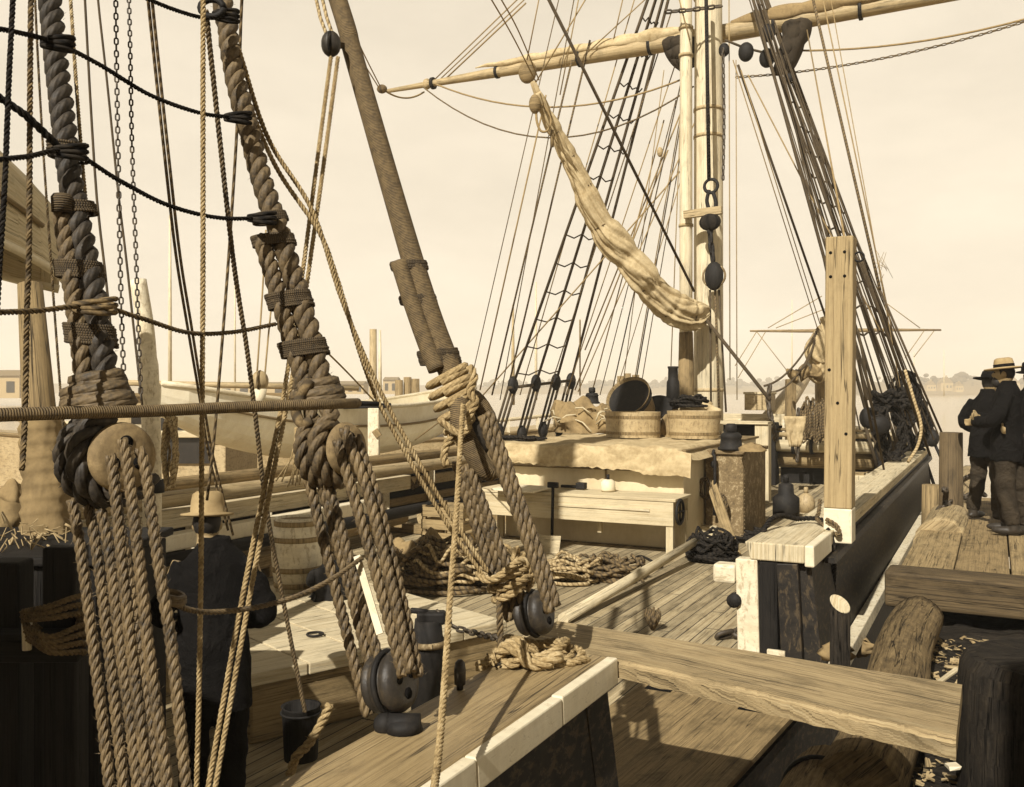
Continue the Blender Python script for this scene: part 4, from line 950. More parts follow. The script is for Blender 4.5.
for (px, py, r) in ((316, 382, 19), (317, 392, 23)):
    Y = Ys(2, py); q = W(px, py, Y); band((q, W(px+2, py+9, Y)), m_at(Y, r*.52), 1.6, .019, 'shroud', 'crossing_turn', S2, (CR, m_at(Y, r*.48)), .15)
c2_ = W(342, 449, Ys(2, 449)); AX2 = Vector((.985, -.16, .06)).normalized()
deadeye(c2_, .088, .085, AX2, 'deadeye', 'deadeye', 'pale deadeye under the middle shroud at the right end of the rope wrapped rod', group='upper deadeyes')
eye(c2_, .102, AX2, W(322, 396, Ys(2, 396)), .031, 'shroud', S2, ang0=75, ang1=-150, off=-.012)
eye(c2_, .112, AX2, W(308, 402, Ys(2, 402)), .027, 'shroud', S2, 'eye', None, 60, -140, -.072)
MB().tube(crs(shp(2, [(310, 380), (300, 398), (296, 412), (302, 424), (312, 420)], -.05)), .018, 7).build('loose_turn', 'brownrope', S2)
# ---- shroud 3 (served)
S3 = thing('shroud', 'smooth served shroud running up through the middle with pale lashings at its foot', 'shroud', W(462, 420, Ys(3, 420)), 'main shrouds')
p3 = [(338, 0), (352, 50), (372, 120), (392, 190), (408, 245), (420, 285), (432, 322), (443, 352), (456, 385), (468, 412)]
P3 = crs([TOP[3]]+shp(3, p3), 8)
n3 = len(P3); MB().tube(P3, [m_at(4.0, 9.2+3.6*(i/n3)) for i in range(n3)], 16).build('rope', 'served', S3)
P3b = crs(shp(3, [(399, 262), (411, 300), (425, 340), (437, 370)], -.03), 8); MB().tube(P3b, m_at(3.9, 9), 14).build('turned_up_end', 'served', S3)
for (a, b, r) in (((408, 262), (410, 270), 16), ((417, 296), (419, 304), 16), ((437, 350), (441, 364), 18)):
    Y = Ys(3, a[1]); band((W(*a, Y), W(*b, Y)), m_at(Y, r*.74), 9, .0048, 'seizing', 'seizing', S3, (CR, m_at(Y, r*.36)), .2)
LS = thing('lashing', 'pale rope lashing hitched in turns round the foot of the served shroud', 'lashing', W(455, 420, 3.8))
for (px, py, r) in ((447, 375, 20), (450, 386, 20), (454, 398, 19), (457, 410, 18), (459, 424, 14), (458, 436, 11)):
    Y = Ys(3, py)-.01; q = W(px, py, Y); band((q, W(px+1, py+5, Y)), m_at(Y, r*.6), 1.3, .016, 'manila', 'turn', LS, (CR, m_at(Y, r*.4)), -.28)
mb = MB(); mb.rope(shp(3, [(470, 366), (474, 378), (470, 392), (476, 402), (470, 414), (468, 428)], -.07), .018, n=6); mb.rope(shp(3, [(440, 420), (452, 430), (462, 434), (470, 426)], -.09), .016, n=6); mb.build('hitch', 'manila', LS)
mb = MB(); mb.rope(shp(3, [(452, 436), (446, 446), (444, 458), (447, 466)], -.05), .017, n=6); mb.build('end', 'manila', LS)
# served eye with heart
c3 = W(478, 434, 3.84); AX3 = Vector((.9, -.42, .08)).normalized(); B = basis(AX3, UP); 
P = [c3+B.col[1]*(.065*math.cos(a))*(1+.25*math.sin(a))+B.col[2]*(.15*math.sin(a))-UP*.0+CR*(-.04*math.sin(a)) for a in [6.283*i/32 for i in range(33)]]
MB().tube(P, .042, 12, cap=False).build('served_eye', 'served', S3)
deadeye(c3-UP*.01, .07, .07, AX3, 'lignum', 'deadeye', 'dark heart block gripped in the served eye of the right hand shroud', holes=False, group='upper deadeyes')
# ---- lower blocks
def lowblock(c, R, th, ax, lb, mat='lignum'):
    t = deadeye(c, R, th, ax, mat, 'lower_deadeye', lb, True, group='lower deadeyes', iron=True)
    return t
b1 = W(186, 848, Ys(1, 848)+.0)
b2 = W(390, 682, 3.00); b3 = W(534, 613, 3.76)
AXL = Vector((.97, .06, .20)).normalized()
lowblock(b2, .096, .13, AXL, 'round dark iron strapped deadeye on the near rail at bottom centre')
sb = W(404, 724, 2.93); SK = thing('shackle', 'dark iron shackle holding the bottom centre deadeye to the rail', 'shackle', sb-UP*.05)
MB().beam(b2-UP*.10+AXL*.0, sb-UP*.045, .05, .06).build('strap', 'iron', SK, bevel=.012); MB().tube([sb-CR*.06+UP*.0, sb+CR*.05], .032, 12).build('pin', 'iron', SK); MB().ell(sb-CR*.06, (.035, .035, .035)).build('pin_head', 'iron', SK); MB().lathe([(0, 0), (.06, 0), (.05, .03), (0, .04)], Vector((sb.x, sb.y, 2.252)), UP, 18).build('plate', 'iron', SK)
lowblock(b3, .088, .13, AXL, 'round dark deadeye with rope strop beside the end of the near rail')
lowblock(b1, .105, .12, AXL, 'round dark deadeye just below the bottom edge at left')
SP = thing('rope_strop', 'pale rope strop wound round the base of the right hand lower deadeye', 'strop', W(540, 655, 3.66))
mb = MB(); cc = W(538, 652, 3.70); 
for i, (rx, rz, dz, dx) in enumerate(((.13, .05, 0, 0), (.15, .06, -.02, .02), (.12, .05, .025, -.01), (.14, .045, -.035, .05))):
    P = [cc+CR*(rx*math.cos(a)+dx)+CF*(.10*math.sin(a))+UP*(dz+.02*math.sin(a*2+i)) for a in [6.283*k/20 for k in range(21)]]; mb.rope(P, .017, n=6, sub=2)
mb.rope([W(478, 668, 3.64), W(492, 660, 3.62), W(505, 648, 3.58), W(520, 652, 3.56), W(530, 664, 3.55), W(545, 663, 3.55), W(560, 655, 3.58)], .026, n=6); mb.rope([W(500, 655, 3.6), W(512, 642, 3.6), W(524, 648, 3.58), W(516, 662, 3.56), W(503, 664, 3.58)], .022, n=6)
mb.build('turns', 'manila', SP); 
mb = MB(); mb.rope([W(499, 590, 3.70), W(500, 625, 3.68), W(502, 662, 3.64)], .014, n=6); mb.build('hanging_part', 'brownrope', SP)
mb = MB()
for i in range(22):
    a = random.random()*6.28; q = W(488+random.random()*30, 655+random.random()*8, 3.6); mb.tube([q, q+Vector((random.gauss(0, .02), random.gauss(0, .02), random.gauss(0, .015))), q+Vector((random.gauss(0, .04), random.gauss(0, .04), random.gauss(-.01, .02)))], .004, 4)
mb.build('frayed_end', 'manila', SP)
mb = MB()
for (px, py, r) in ((508, 573, 18), (510, 582, 19), (509, 592, 14)):
    q = W(px, py, 3.74); 
    P = [q+CR*(m_at(3.74, r)*math.cos(a))+UP*(m_at(3.74, 7)*math.cos(a))+CF*(.06*math.sin(a)) for a in [6.283*k/18 for k in range(19)]]; mb.rope(P, .018, n=6, sub=2)
mb.rope([W(478, 572, 3.7), W(486, 580, 3.66), W(498, 577, 3.64), W(512, 566, 3.66), W(522, 560, 3.7), W(530, 566, 3.72), W(532, 580, 3.74), W(526, 590, 3.74)], .016, n=6)
tag(mb.build('lashing', 'manila'), 'pale lashing binding the right hand lanyards together above their deadeye', 'lashing')
# ---- lanyards
def lanyard(segs, r, lb, mat='lany', Yf=None):
    t = thing('lanyard', lb, 'lanyard', segs[0][-1], 'shroud lanyards')
    for s in segs: MB().rope(s, r, n=7, phase=random.random()*6).build('fall', mat, t)
    return t
def lp(k, pts, dy): return [W(px, py, Ys(k, py)+dy) for px, py in pts]
lanyard([lp(1, [(110, 456), (113, 470), (122, 560), (133, 660), (150, 800), (160, 880)], -.10), lp(1, [(122, 440), (127, 462), (139, 560), (150, 660), (168, 790), (176, 880)], -.11), lp(1, [(139, 449), (145, 468), (158, 560), (172, 650), (186, 790), (192, 880)], -.08),
         lp(1, [(72, 500), (80, 545), (94, 650), (108, 770), (118, 880)], .06), lp(1, [(88, 505), (96, 545), (109, 650), (122, 770), (132, 880)], .05), lp(1, [(101, 510), (109, 550), (121, 650), (136, 770), (146, 880)], .03), lp(1, [(118, 510), (126, 560), (146, 690), (160, 800)], .05)],
        m_at(2.36, 6.0), 'thick multi part lanyard running down from the large left deadeye')
lanyard([lp(2, [(338, 440), (342, 456), (352, 490), (378, 580), (403, 676)], -.10), lp(2, [(344, 428), (350, 445), (367, 490), (390, 580), (411, 672)], -.11), lp(2, [(356, 437), (362, 455), (377, 500), (398, 585), (419, 676)], -.08),
         lp(2, [(304, 448), (309, 480), (336, 590), (356, 670), (368, 716)], .05), lp(2, [(316, 470), (325, 495), (350, 590), (366, 650), (378, 690)], .04), lp(2, [(326, 478), (334, 505), (358, 590), (376, 650), (384, 670)], .03)],
        m_at(3.1, 6.0), 'multi part lanyard between the middle deadeye and the bottom centre block')
lanyard([lp(3, [(483, 416), (490, 440), (512, 500), (538, 572), (550, 612)], -.10), lp(3, [(489, 412), (498, 440), (520, 500), (546, 572), (556, 606)], -.09),
         lp(3, [(456, 462), (466, 495), (484, 550), (510, 620)], .03), lp(3, [(464, 466), (475, 500), (494, 550), (520, 620)], .02), lp(3, [(470, 470), (483, 504), (501, 550), (528, 612)], .0)],
        m_at(3.75, 5.7), 'multi part lanyard leading from the served shroud down to the right hand block')
for (a, b, lb) in (((357, 556), (380, 634), 'left pale wooden slat thrust between the middle lanyards'), ((371, 550), (397, 634), 'right pale wooden slat thrust between the middle lanyards')):
    tag(MB().beam(W(*a, 3.02), W(*b, 2.93), .022, .008, CF).build('slat', 'white'), lb, 'slat')
# sheer pole
SPo = thing('sheer_pole', 'rope wrapped iron rod lashed across the shrouds above the deadeyes', 'rod', W(180, 410, 2.6))
MB().tube(crs(pxs([(-60, 417), (60, 413), (150, 411), (240, 407), (330, 404), (357, 403)], 2.10, 3.10), 8), .0165, 12).build('rod', 'pole', SPo); MB().tube(pxs([(357, 403), (378, 404)], 3.10, 3.16), .008, 8).build('bare_end', 'iron', SPo)
# ---- ratlines
def ratline(pts, Y0, Y1, lb, r=.0075, mat='blackrope', knots=()):
    t = thing('ratline', lb, 'ratline', W(*pts[len(pts)//2], (Y0+Y1)/2), 'ratlines of the main shrouds')
    n = len(pts)-1; P = [W(p[0], p[1], Y0+(Y1-Y0)*i/n) for i, p in enumerate(pts)]
    MB().rope(P, r, n=6).build('line', mat, t)
    for i, rr in knots:
        c = P[i]; mb = MB()
        for q in (-.012, .0, .012):
            mb.tube([c+CR*rr*math.cos(a)+CF*rr*math.sin(a)+UP*(q+.010*math.sin(a+q*50)) for a in [6.283*k/16 for k in range(17)]], r*.95, 6, cap=False)
        mb.build('clove_hitch', mat, t)
ratline([(-20, 26), (20, 33), (58, 44), (100, 65), (150, 95), (200, 113), (238, 118)], 2.35, 3.28, 'dark ratline at upper left crossing just above the thickest seizings', knots=((2, .040), (6, .042)))
ratline([(-20, 162), (25, 157), (70, 152), (120, 181), (170, 206), (220, 218), (262, 218)], 2.2, 3.22, 'dark ratline sagging across at the height of the first short seizing', knots=((2, .041), (6, .044)))
ratline([(-20, 313), (35, 311), (95, 306), (140, 318), (190, 333), (235, 332), (276, 324)], 2.1, 3.15, 'brownish ratline crossing just above the rope wrapped rod', mat='brownrope', knots=((2, .05),))
ratline([(120, -14), (150, 0), (178, 11), (205, 18), (226, 16)], 2.9, 3.35, 'short dark ratline at the top edge ending at the middle shroud', knots=((4, .042),))
tag(MB().rope([W(-20, 82, 2.4), W(0, 98, 2.45), W(25, 115, 2.5), W(60, 148, 2.58)], .011, n=6).build('line', 'blackrope'), 'thick dark line slanting down from the left edge to the first shroud', 'rope')
o = MB().tube([W(212, 8, 3.3)+CR*.04*math.cos(a)+UP*.03*math.sin(a) for a in [6.283*k/16 for k in range(17)]], .012, 6).build('iron_ring', 'iron'); tag(o, 'dark iron ring hooked at the top of the middle shroud', 'ring')
# ---- running rigging near
def line(lb, pts, Y0, Y1, wpx, mat='manilat', twist=False, cat='rope', nm='rope', n=7):
    P = pxs(pts, Y0, Y1); r = m_at((Y0+Y1)/2, wpx)/2
    mb = MB()
    if twist: mb.rope(P, r, n=6)
    else: mb.tube(resample(crs(P, 6), .12), r, n)
    return tag(mb.build(nm, mat), lb, cat)
def dline(lb, paths, Y0, Y1, wpx, mat='manilat', twist=False, cat='rope', nm='rope'):
    mb = MB()
    for pts in paths:
        P = pxs(pts, Y0, Y1); r = m_at((Y0+Y1)/2, wpx)/2
        if twist: mb.rope(P, r, n=6, phase=random.random()*6)
        else: mb.tube(resample(crs(P, 6), .12), r, 7)
    return tag(mb.build(nm, mat), lb, cat)
line('thick dark rope nearest the left edge of the view', [(16, -60), (13, 0), (9, 80), (5, 180), (0, 260), (-4, 330), (-8, 420)], 2.5, 2.2, 6, 'blackrope', True)
line('second thick dark rope from the left edge, falling plumb', [(32, -60), (31, 0), (30, 100), (29, 250), (27, 310), (25, 415), (22, 470)], 2.6, 2.4, 6, 'brownrope', True)
line('thin rope behind the first shroud falling to the brown spar', [(34, -30), (37, 40), (42, 130), (47, 205), (54, 305), (62, 412), (66, 470)], 3.2, 3.0, 2.6, 'brownrope', True)
line('light rope hugging the right side of the thickest shroud', [(68, -40), (72, 20), (76, 80), (83, 170), (91, 250), (98, 310)], 2.9, 2.62, 4, 'manilat', True)
line('thin dark line just right of the thickest shroud', [(83, -40), (85, 0), (91, 110), (97, 200), (105, 270), (111, 330), (113, 380)], 3.3, 2.9, 2.6, 'thind')
line('thin dark line crossing the left chain', [(95, -40), (98, 0), (108, 90), (118, 190), (126, 256), (135, 340), (143, 412)], 3.6, 3.3, 2.4, 'thind')
for lb, pts, w in (('left of the two long thin chains hanging at left', [(115.5, -30), (116.5, 60), (118, 150), (120, 256), (122, 330), (124, 384)], .021), ('right of the two long thin chains hanging at left', [(128, -30), (130, 40), (132, 146), (136, 256), (138, 318), (141, 400)], .019)):
    tag(MB().chain(pxs(pts, 3.2, 3.0), w*1.05, w*.82, .0030).build('chain', 'chain'), lb, 'chain')
dline('pair of thin ropes falling side by side toward the sailor', [[(145, -40), (148, 0), (165, 160), (176, 256), (188, 330), (200, 400), (209, 456), (228, 530)], [(149.5, -40), (152, 0), (169, 160), (180, 256), (192, 330), (203, 400), (213, 456), (233, 535)]], 5.2, 7.6, 3, 'brownrope')
line('pale twisted rope hanging plumb in front of the sailor', [(203.5, -40), (203, 80), (203, 260), (202, 420), (201, 560), (199, 690), (197, 770), (195, 850)], 2.9, 2.75, 5.6, 'manila', True)
line('twisted rope slanting from the top of the middle shroud down past the sailor', [(206, 10), (215, 95), (228, 215), (236, 280), (247, 350), (257, 430), (266, 505), (283, 600), (305, 712)], 3.3, 4.2, 5.2, 'lany', True)
line('slender rope leaning left across the long shed', [(244, -40), (241, 20), (238, 110), (232, 210), (224, 320), (214, 440), (207, 500)], 3.9, 4.3, 3.2, 'brownrope')
dline('doubled pale rope slanting from the middle shroud across to the right hand lashings', [[(239, 50), (268, 138), (312, 210), (342, 300), (376, 382), (412, 450), (452, 518), (488, 572)], [(240, 80), (275, 165), (318, 230), (336, 275), (370, 382), (404, 450), (446, 522), (482, 574)]], 3.45, 3.68, 5, 'manila', True)
dline('two pale ropes leading down from the small block on the served shroud', [[(331, 57), (318, 155), (303, 270), (291, 350), (279, 420), (264, 490), (240, 610), (212, 765), (198, 850)], [(338, 57), (325, 155), (310, 262), (297, 350), (284, 420), (270, 490), (249, 600), (220, 760), (205, 850)]], 3.95, 2.85, 5.2, 'manila', True)
dline('two ropes running up from the small block on the served shroud', [[(314, -20), (318, 10), (327, 36)], [(320, -20), (324, 8), (333, 36)]], 4.3, 4.05, 3.6, 'manilat')
c = W(331, 44, 4.0); BB = thing('block', 'small dark pulley block seized to the served shroud near the top edge', 'block', c-UP*.05); MB().ell(c, (.042, .042, .055)).build('shell', 'lignum', BB); MB().ring(c, CR, .045, .008, 20, 6).build('strop', 'blackrope', BB); MB().beam(c, W(343, 46, 4.08), .03, .02).build('seizing', 'seizing', BB)
line('foreground rope hanging from the pale lashing down past the bottom edge', [(463, 405), (460, 450), (456, 520), (450, 600), (444, 690), (438, 760), (430, 815)], 3.74, 2.08, 7, 'manila', True)
line('rope looped slackly between the left and middle lanyards', [(160, 594), (172, 602), (190, 610), (216, 612), (258, 607), (300, 595), (335, 577), (362, 558)], 2.35, 3.0, 6, 'lany', True)
MBn = MB(); q = W(172, 600, 2.32); 
for k in range(3): MBn.ring(q+UP*.006*k, CR*.3+UP, .028, .008, 16, 6)
tag(MBn.build('hitch', 'lany'), 'rope hitch round the left lanyards beside the sailor', 'rope')
dline('two thin lines holding the small pale block beyond the rod', [[(266, 230), (262, 300), (257, 374)], [(272, 300), (268, 340), (265, 374)]], 6.5, 6.2, 1.8, 'thin')
c = W(260, 381, 6.1); BB = thing('block', 'pale pulley block hanging just above the rope wrapped rod', 'block', c-UP*.1); MB().ell(c, (.05, .06, .068)).build('shell', 'greytan', BB); MB().ring(c, CR, .064, .008, 20, 6).build('strop', 'brownrope', BB); MB().lathe([(0, -.16), (.025, -.16), (.045, -.05), (0, -.05)], c, UP, 12).build('tail', 'white', BB)
dline('thin twin lines slanting up from the far block to the shroud', [[(342, -20), (345, 10), (362, 50), (380, 86)], [(338, -20), (341, 10), (360, 56), (379, 88)]], 9, 14, 1.4, 'thin')
line('thin line slanting between the middle lanyards and the far rail', [(310, 336), (345, 370), (378, 405)], 7, 9, 1.8, 'thin')
line('thin line rising from the port whaleboat toward the lashings', [(415, 440), (445, 418), (470, 402)], 13, 9, 1.4, 'thin')
# ================================================================== FORE RIGGING
def fline(lb, a, b, Ya, Yb, wpx, mat='thin', sag=0, cat='line', group=None, nm='rigging_line'):
    p, q = W(*a, Ya), W(*b, Yb); r = max(.006, m_at((Ya+Yb)/2, wpx)/2)
    P = [p.lerp(q, i/12)-UP*sag*4*(i/12)*(1-i/12) for i in range(13)] if sag else [p, q]
    return tag(MB().tube(P, r, 6).build(nm, mat), lb, cat, group)
# ---- fore yard
yz = 3.3+6.75; yy = 14.35
YD = thing('fore_yard', 'long pale fore yard crossing the foremast with furled canvas along it', 'yard', (-3.5, yy, yz-.25))
def yx(x): return Vector((x, yy, yz))
MB().tube([yx(-10.9), yx(-9.9), yx(-8), yx(-5), yx(-3.5), yx(-2), yx(1.2), yx(3.2), yx(4.3)], [.045, .065, .11, .16, .17, .16, .11, .065, .045], 16, vfrac=False).build('spar', 'spar', YD)
for x in (-9.7, -8.1, -6.2, -4.7, -2.3, -.8, 1.1, 2.7): MB().lathe([(.12, -.03), (.13 if abs(x+3.5) > 3 else .18, -.03), (.13 if abs(x+3.5) > 3 else .18, .03), (.10, .03)], yx(x), XN, 16).build('band', 'iron', YD)
def furl(x0, x1, r0, r1, dz, seed):
    mb = MB(); n = 60; P = []; R = []
    for i in range(n+1):
        s = i/n; x = x0+(x1-x0)*s; P.append(Vector((x, yy-.06, yz+dz+.03*noise.noise((s*9, seed, 0))))); g = .75+.25*abs(math.sin(s*math.pi*9)); R.append((r0+(r1-r0)*s)*g*(.25+.75*min(1, s*8, (1-s)*8)))
    return mb.tube(P, R, 18, lobes=lambda u, a: 1+.22*noise.noise((math.cos(a)*2, math.sin(a)*2+seed, u*1.6)))
F1 = tag(furl(-8.6, -3.9, .05, .17, .15, 1).build('furled_sail', 'sail'), 'furled sail lashed along the left arm of the fore yard', 'furled sail')
F2 = tag(furl(-3.1, 3.0, .20, .05, .15, 4).build('furled_sail', 'canvasd'), 'furled sail lashed along the right arm of the fore yard', 'furled sail')
def bunt(pts_l, pts_r, dy, lb):
    # hanging fold of sail between two pixel edges (top to bottom), thick and pleated
    Lf, Rt = [VY(x, y, yy-.25) for x, y in pts_l], [VY(x, y, yy-.25) for x, y in pts_r]
    Lf, Rt = resample(crs(Lf, 6), .06), resample(crs(Rt, 6), .06); n = min(len(Lf), len(Rt))-1
    def at(P, t): q = t*(len(P)-1); i = min(int(q), len(P)-2); return P[i].lerp(P[i+1], q-i)
    o = MB().grid(lambda s, t: at(Lf, t).lerp(at(Rt, t), s)+Vector((0, -.16*math.sin(s*3.14)-.06*math.sin(s*17)*(1-t)+.08*noise.noise((s*5, t*5, dy)), 0)), 24, 20).build('sail_bunt', 'canvask')
    sd = o.modifiers.new('solidify', 'SOLIDIFY'); sd.thickness = .12; tag(o, lb, 'sail')
bunt([(668, 42), (671, 52), (676, 60), (685, 67)], [(694, 40), (695, 48), (693, 58), (690, 66)], 1, 'dark bunt of sail drooping left of the foremast')
bunt([(788, 26), (789, 38), (783, 58), (779, 76)], [(806, 22), (804, 34), (793, 58), (785, 74)], 5, 'dark hanging corner of sail right of the foremast')
# foot ropes and gear under yard
def sagl(lb, xa, xb, za, zb, sag, r, mat='thin', grp=None, y=yy-.1):
    P = [Vector((xa+(xb-xa)*i/16, y, za+(zb-za)*i/16-sag*4*(i/16)*(1-i/16))) for i in range(17)]; return tag(MB().tube(P, r, 6).build('foot_rope', mat), lb, 'rope', grp)
sagl('inner slack foot rope under the left arm of the fore yard', -9.6, -3.9, yz-.05, yz-.75, .55, .018)
sagl('lower chain sheet sagging under the left yardarm', -9.9, -3.8, yz-.08, yz-.95, 1.05, .016, 'brownrope')
sagl('foot rope under the right arm of the fore yard', -2.05, 4.2, yz-.55, yz-.10, .40, .018)
tag(MB().chain([Vector((-3.0+7.3*i/12, yy-.1, yz-.9-1.1*(i/12)*(1-i/12)*1.4+.85*i/12)) for i in range(13)], .07, .055, .010).build('sheet_chain', 'brownrope'), 'fine chain sheet sagging under the right yardarm', 'chain')
for px, py in ((530, 0), (725, 0)): pass
# yardarm lifts
for k, (b, w) in enumerate((((524, -2), 1.3), ((527, 2), 1.2), ((528, 6), 1.6))):
    fline(['upper thin lift from the left yardarm', 'middle thin lift from the left yardarm', 'lower doubled lift from the left yardarm'][k], (430+k*4, 84+k*1), (b[0]-2, b[1]-3), 21.0, 19.6, w)
c = W(427, 84, 21.0); tag(MB().ell(c, (.10, .10, .12)).build('block', 'greytan'), 'little block at the outer end of the left yardarm', 'block')
fline('brace from the left yardarm to the knot by the served shroud', (384, 90), (424, 92), 19.5, 21.3, 1.8, 'thin', .15)
c = W(382, 89, 19.5); tag(MB().ell(c, (.11, .1, .09)).build('block', 'brownrope'), 'small brace block hanging free left of the yardarm', 'block')
# ---- trysail gaff with brailed sail
gp_ = [(537, 93), (548, 118), (562, 145), (580, 180), (602, 224), (632, 264), (660, 297), (686, 314), (706, 312)]
GF = thing('furled_sail', 'brailed up trysail bundled along a slanting gaff left of the foremast', 'furled sail', W(706, 312, 17.0))
P = crs(pxs(gp_, 15.4, 17.0), 18); n = len(P); Wd = [7, 10, 12, 16, 22, 24, 26, 28, 16]
R = []
for i in range(n):
    x = i/(n-1)*(len(Wd)-1); k = min(int(x), len(Wd)-2); R.append(m_at(16.3, (Wd[k]*(1-(x-k))+Wd[k+1]*(x-k))*.5)*((1.04-.13*max(0, 1-5*abs(((i/(n-1))*10+.5) % 1-.5)))*(1+.06*math.sin(i*.34))))
def pleat(u, a, s=0):
    w = noise.noise((math.cos(a)*1.4, math.sin(a)*1.4, u*.8+s)); t = a+u*.9
    return .74+.26*w+.36*abs(math.sin(3.5*t+2.2*w))**.5+.20*abs(math.sin(8*t-u*1.1+4*w))**.55-.12*max(0, noise.noise((math.cos(a)*3, math.sin(a)*3, u*2.2+s)))
MB().tube(P, R, 110, lobes=pleat).build('sail', 'sail', GF)
for f in (.20, .30, .40, .50, .60, .70, .80, .90):
    i = int(f*(n-1)); MB().ring(P[i], P[min(i+1, n-1)]-P[i-1], R[i]*1.03, .014, 24, 6).build('gasket', 'brownrope', GF)
MB().tube(pxs([(533, 82), (540, 100), (560, 140), (580, 180)], 15.35, 15.9), [.05, .07, .07, .05], 10, vfrac=False).build('gaff', 'spar', GF)
c = W(535, 104, 15.4); tag(MB().ell(c, (.10, .10, .16)).build('block', 'mid'), 'block dangling at the peak of the slanting gaff', 'block')
mb = MB(); mb.tube(crs(pxs([(536, 110), (537, 122), (541, 131), (548, 130), (551, 118), (543, 104)], 15.4), 6), .022, 6); tag(mb.build('line', 'thin'), 'loose loop of line under the peak of the gaff', 'line')
fline('short hanging line end under the gaff peak', (552, 130), (552, 147), 15.5, 15.5, 4, 'mid')
fline('dark stay running from the top down to the foot of the furled trysail', (546, -6), (694, 291), 12.5, 16.8, 3.2, 'thind')
dline('twin lines from the fore top to the gaff peak', [[(487, -8), (512, 35), (536, 82)], [(497, -8), (518, 30), (539, 80)]], 12.5, 15.2, 1.4, 'thin')
# ---- chain, hook and block on the mast
y_ = 13.2
def my(px, py): return VY(px, py, y_)
HB = thing('hoist_block', 'dark tackle block and hook hanging before the foremast', 'block', my(714, 290))
MB().tube([my(706, -10), my(709, 180)], .035, 8).build('pendant', 'blackrope', HB)
MB().ring(my(711, 186), Vector((0, 1, 0)), .12, .03, 20, 6).build('thimble', 'iron', HB)
MB().tube(crs([my(709, 190), my(707, 202), my(712, 214), my(716, 204), my(713, 192)], 6), .035, 8).build('link', 'iron', HB)
MB().chain([my(712, 214), my(710, 232), my(713, 262)], .17, .13, .03).build('chain', 'iron', HB)
MB().ell(my(714, 276), (.17, .12, .26)).build('shell', 'iron', HB)
MB().ring(my(714, 276), Vector((0, 1, 0)), .20, .02, 24, 6).build('strap', 'rusty', HB)
mb = MB(); mb.ell(my(710, 222), (.20, .12, .16)); tag(mb.build('rag_knot', 'blackrope'), 'dark knotted rag on the hook pendant', 'knot')
tag(MB().beam(my(684, 215), my(722, 210), .10, .14).build('cleat_bar', 'spar', bevel=.01), 'short horizontal bar lashed across the two masts', 'bar')
for k, px in enumerate((709, 714, 718)):
    fline('fall of the hoist block, %s of the three parts' % ['left', 'middle', 'right'][k], (px+1, 290), (px+2+3*k, 412), 17.0, 16.8, 2.4, ['thind', 'brownrope', 'thind'][k])
# vertical lines by the mast
for a, b, w, m_, lb in (((729, -5), (730, 380), 1.3, 'thin', 'thin plumb line close to the right side of the foremast'), ((736, 60), (737, 400), 1.1, 'thin', 'faint plumb line a little right of the foremast'),
                       ((678, -5), (690, 40), 1.4, 'thin', 'short line above the yard left of the foremast')):
    fline(lb, a, b, 17.2, 17.0, w, m_)
tag(MB().chain(pxs([(723, 48), (724, 120), (723, 180)], 17), .09, .07, .014).build('chain', 'chain'), 'fine chain hanging down the right edge of the foremast', 'chain')
tag(MB().chain([W(665, 12, 17.2), W(690, 10, 17.0), W(722, 6, 17)], .12, .1, .02).build('chain', 'chain'), 'truss chain round the foremast above the yard', 'chain')
fline('dark boom slanting down right from the foot of the furled trysail', (700, 312), (770, 400), 16.9, 16.0, 4.0, 'thind')
# ---- port fore shrouds
hp = W(700, -150, 17.9)
pdx = [(513, 385), (536, 383), (556, 382), (571, 381)]; pdb = [(499, 432), (522, 434), (543, 430), (559, 428)]
for k in range(4):
    Y = 21.2+.55*k
    nm = ['leftmost', 'second', 'third', 'rightmost'][k]
    a = W(*pdx[k], Y); t = thing('shroud', nm+' port fore shroud above its dark deadeyes beyond the deckhouse', 'shroud', W(*pdb[k], Y), 'port fore shrouds')
    MB().tube([hp+Vector((0, .1*k, 0)), a], .032, 7).build('rope', 'thind', t)
    d = (W(*pdb[k], Y)-a).normalized()
    for q, c in (('deadeye', a), ('deadeye', W(*pdb[k], Y))):
        MB().ell(c, (.11, .16, .20)).build(q, 'iron', t)
    for j in (-1, 0, 1): MB().tube([a+CR*.09*j, W(*pdb[k], Y)+CR*.09*j], .030, 6).build('lanyard', 'thind', t)
    b0 = W(*pdb[k], Y); MB().tube([b0, b0+d*.7], .035, 6).build('chain_plate', 'iron', t)
tag(MB().tube(pxs([(508, 388), (575, 380)], 21.0, 22.8), .035, 8).build('sheer_pole', 'thind'), 'iron sheer pole across the port fore deadeyes', 'rod')
PT = [[W(*pdx[k], 21.2+.55*k).lerp(hp, f) for f in [i*.058+.03 for i in range(15)]] for k in range(4)]
for i in range(15):
    pts = [PT[k][i]-UP*(.04 if k in (0, 2) else 0) for k in range(3 if i < 8 else 4)]
    P = []
    for a, b in zip(pts, pts[1:]): P += [a, (a+b)/2-UP*.08]
    P.append(pts[-1]); tag(MB().tube(P, .016, 5).build('ratline', 'thind'), 'thin ratline across the port fore shrouds', 'ratline', 'port fore ratlines')
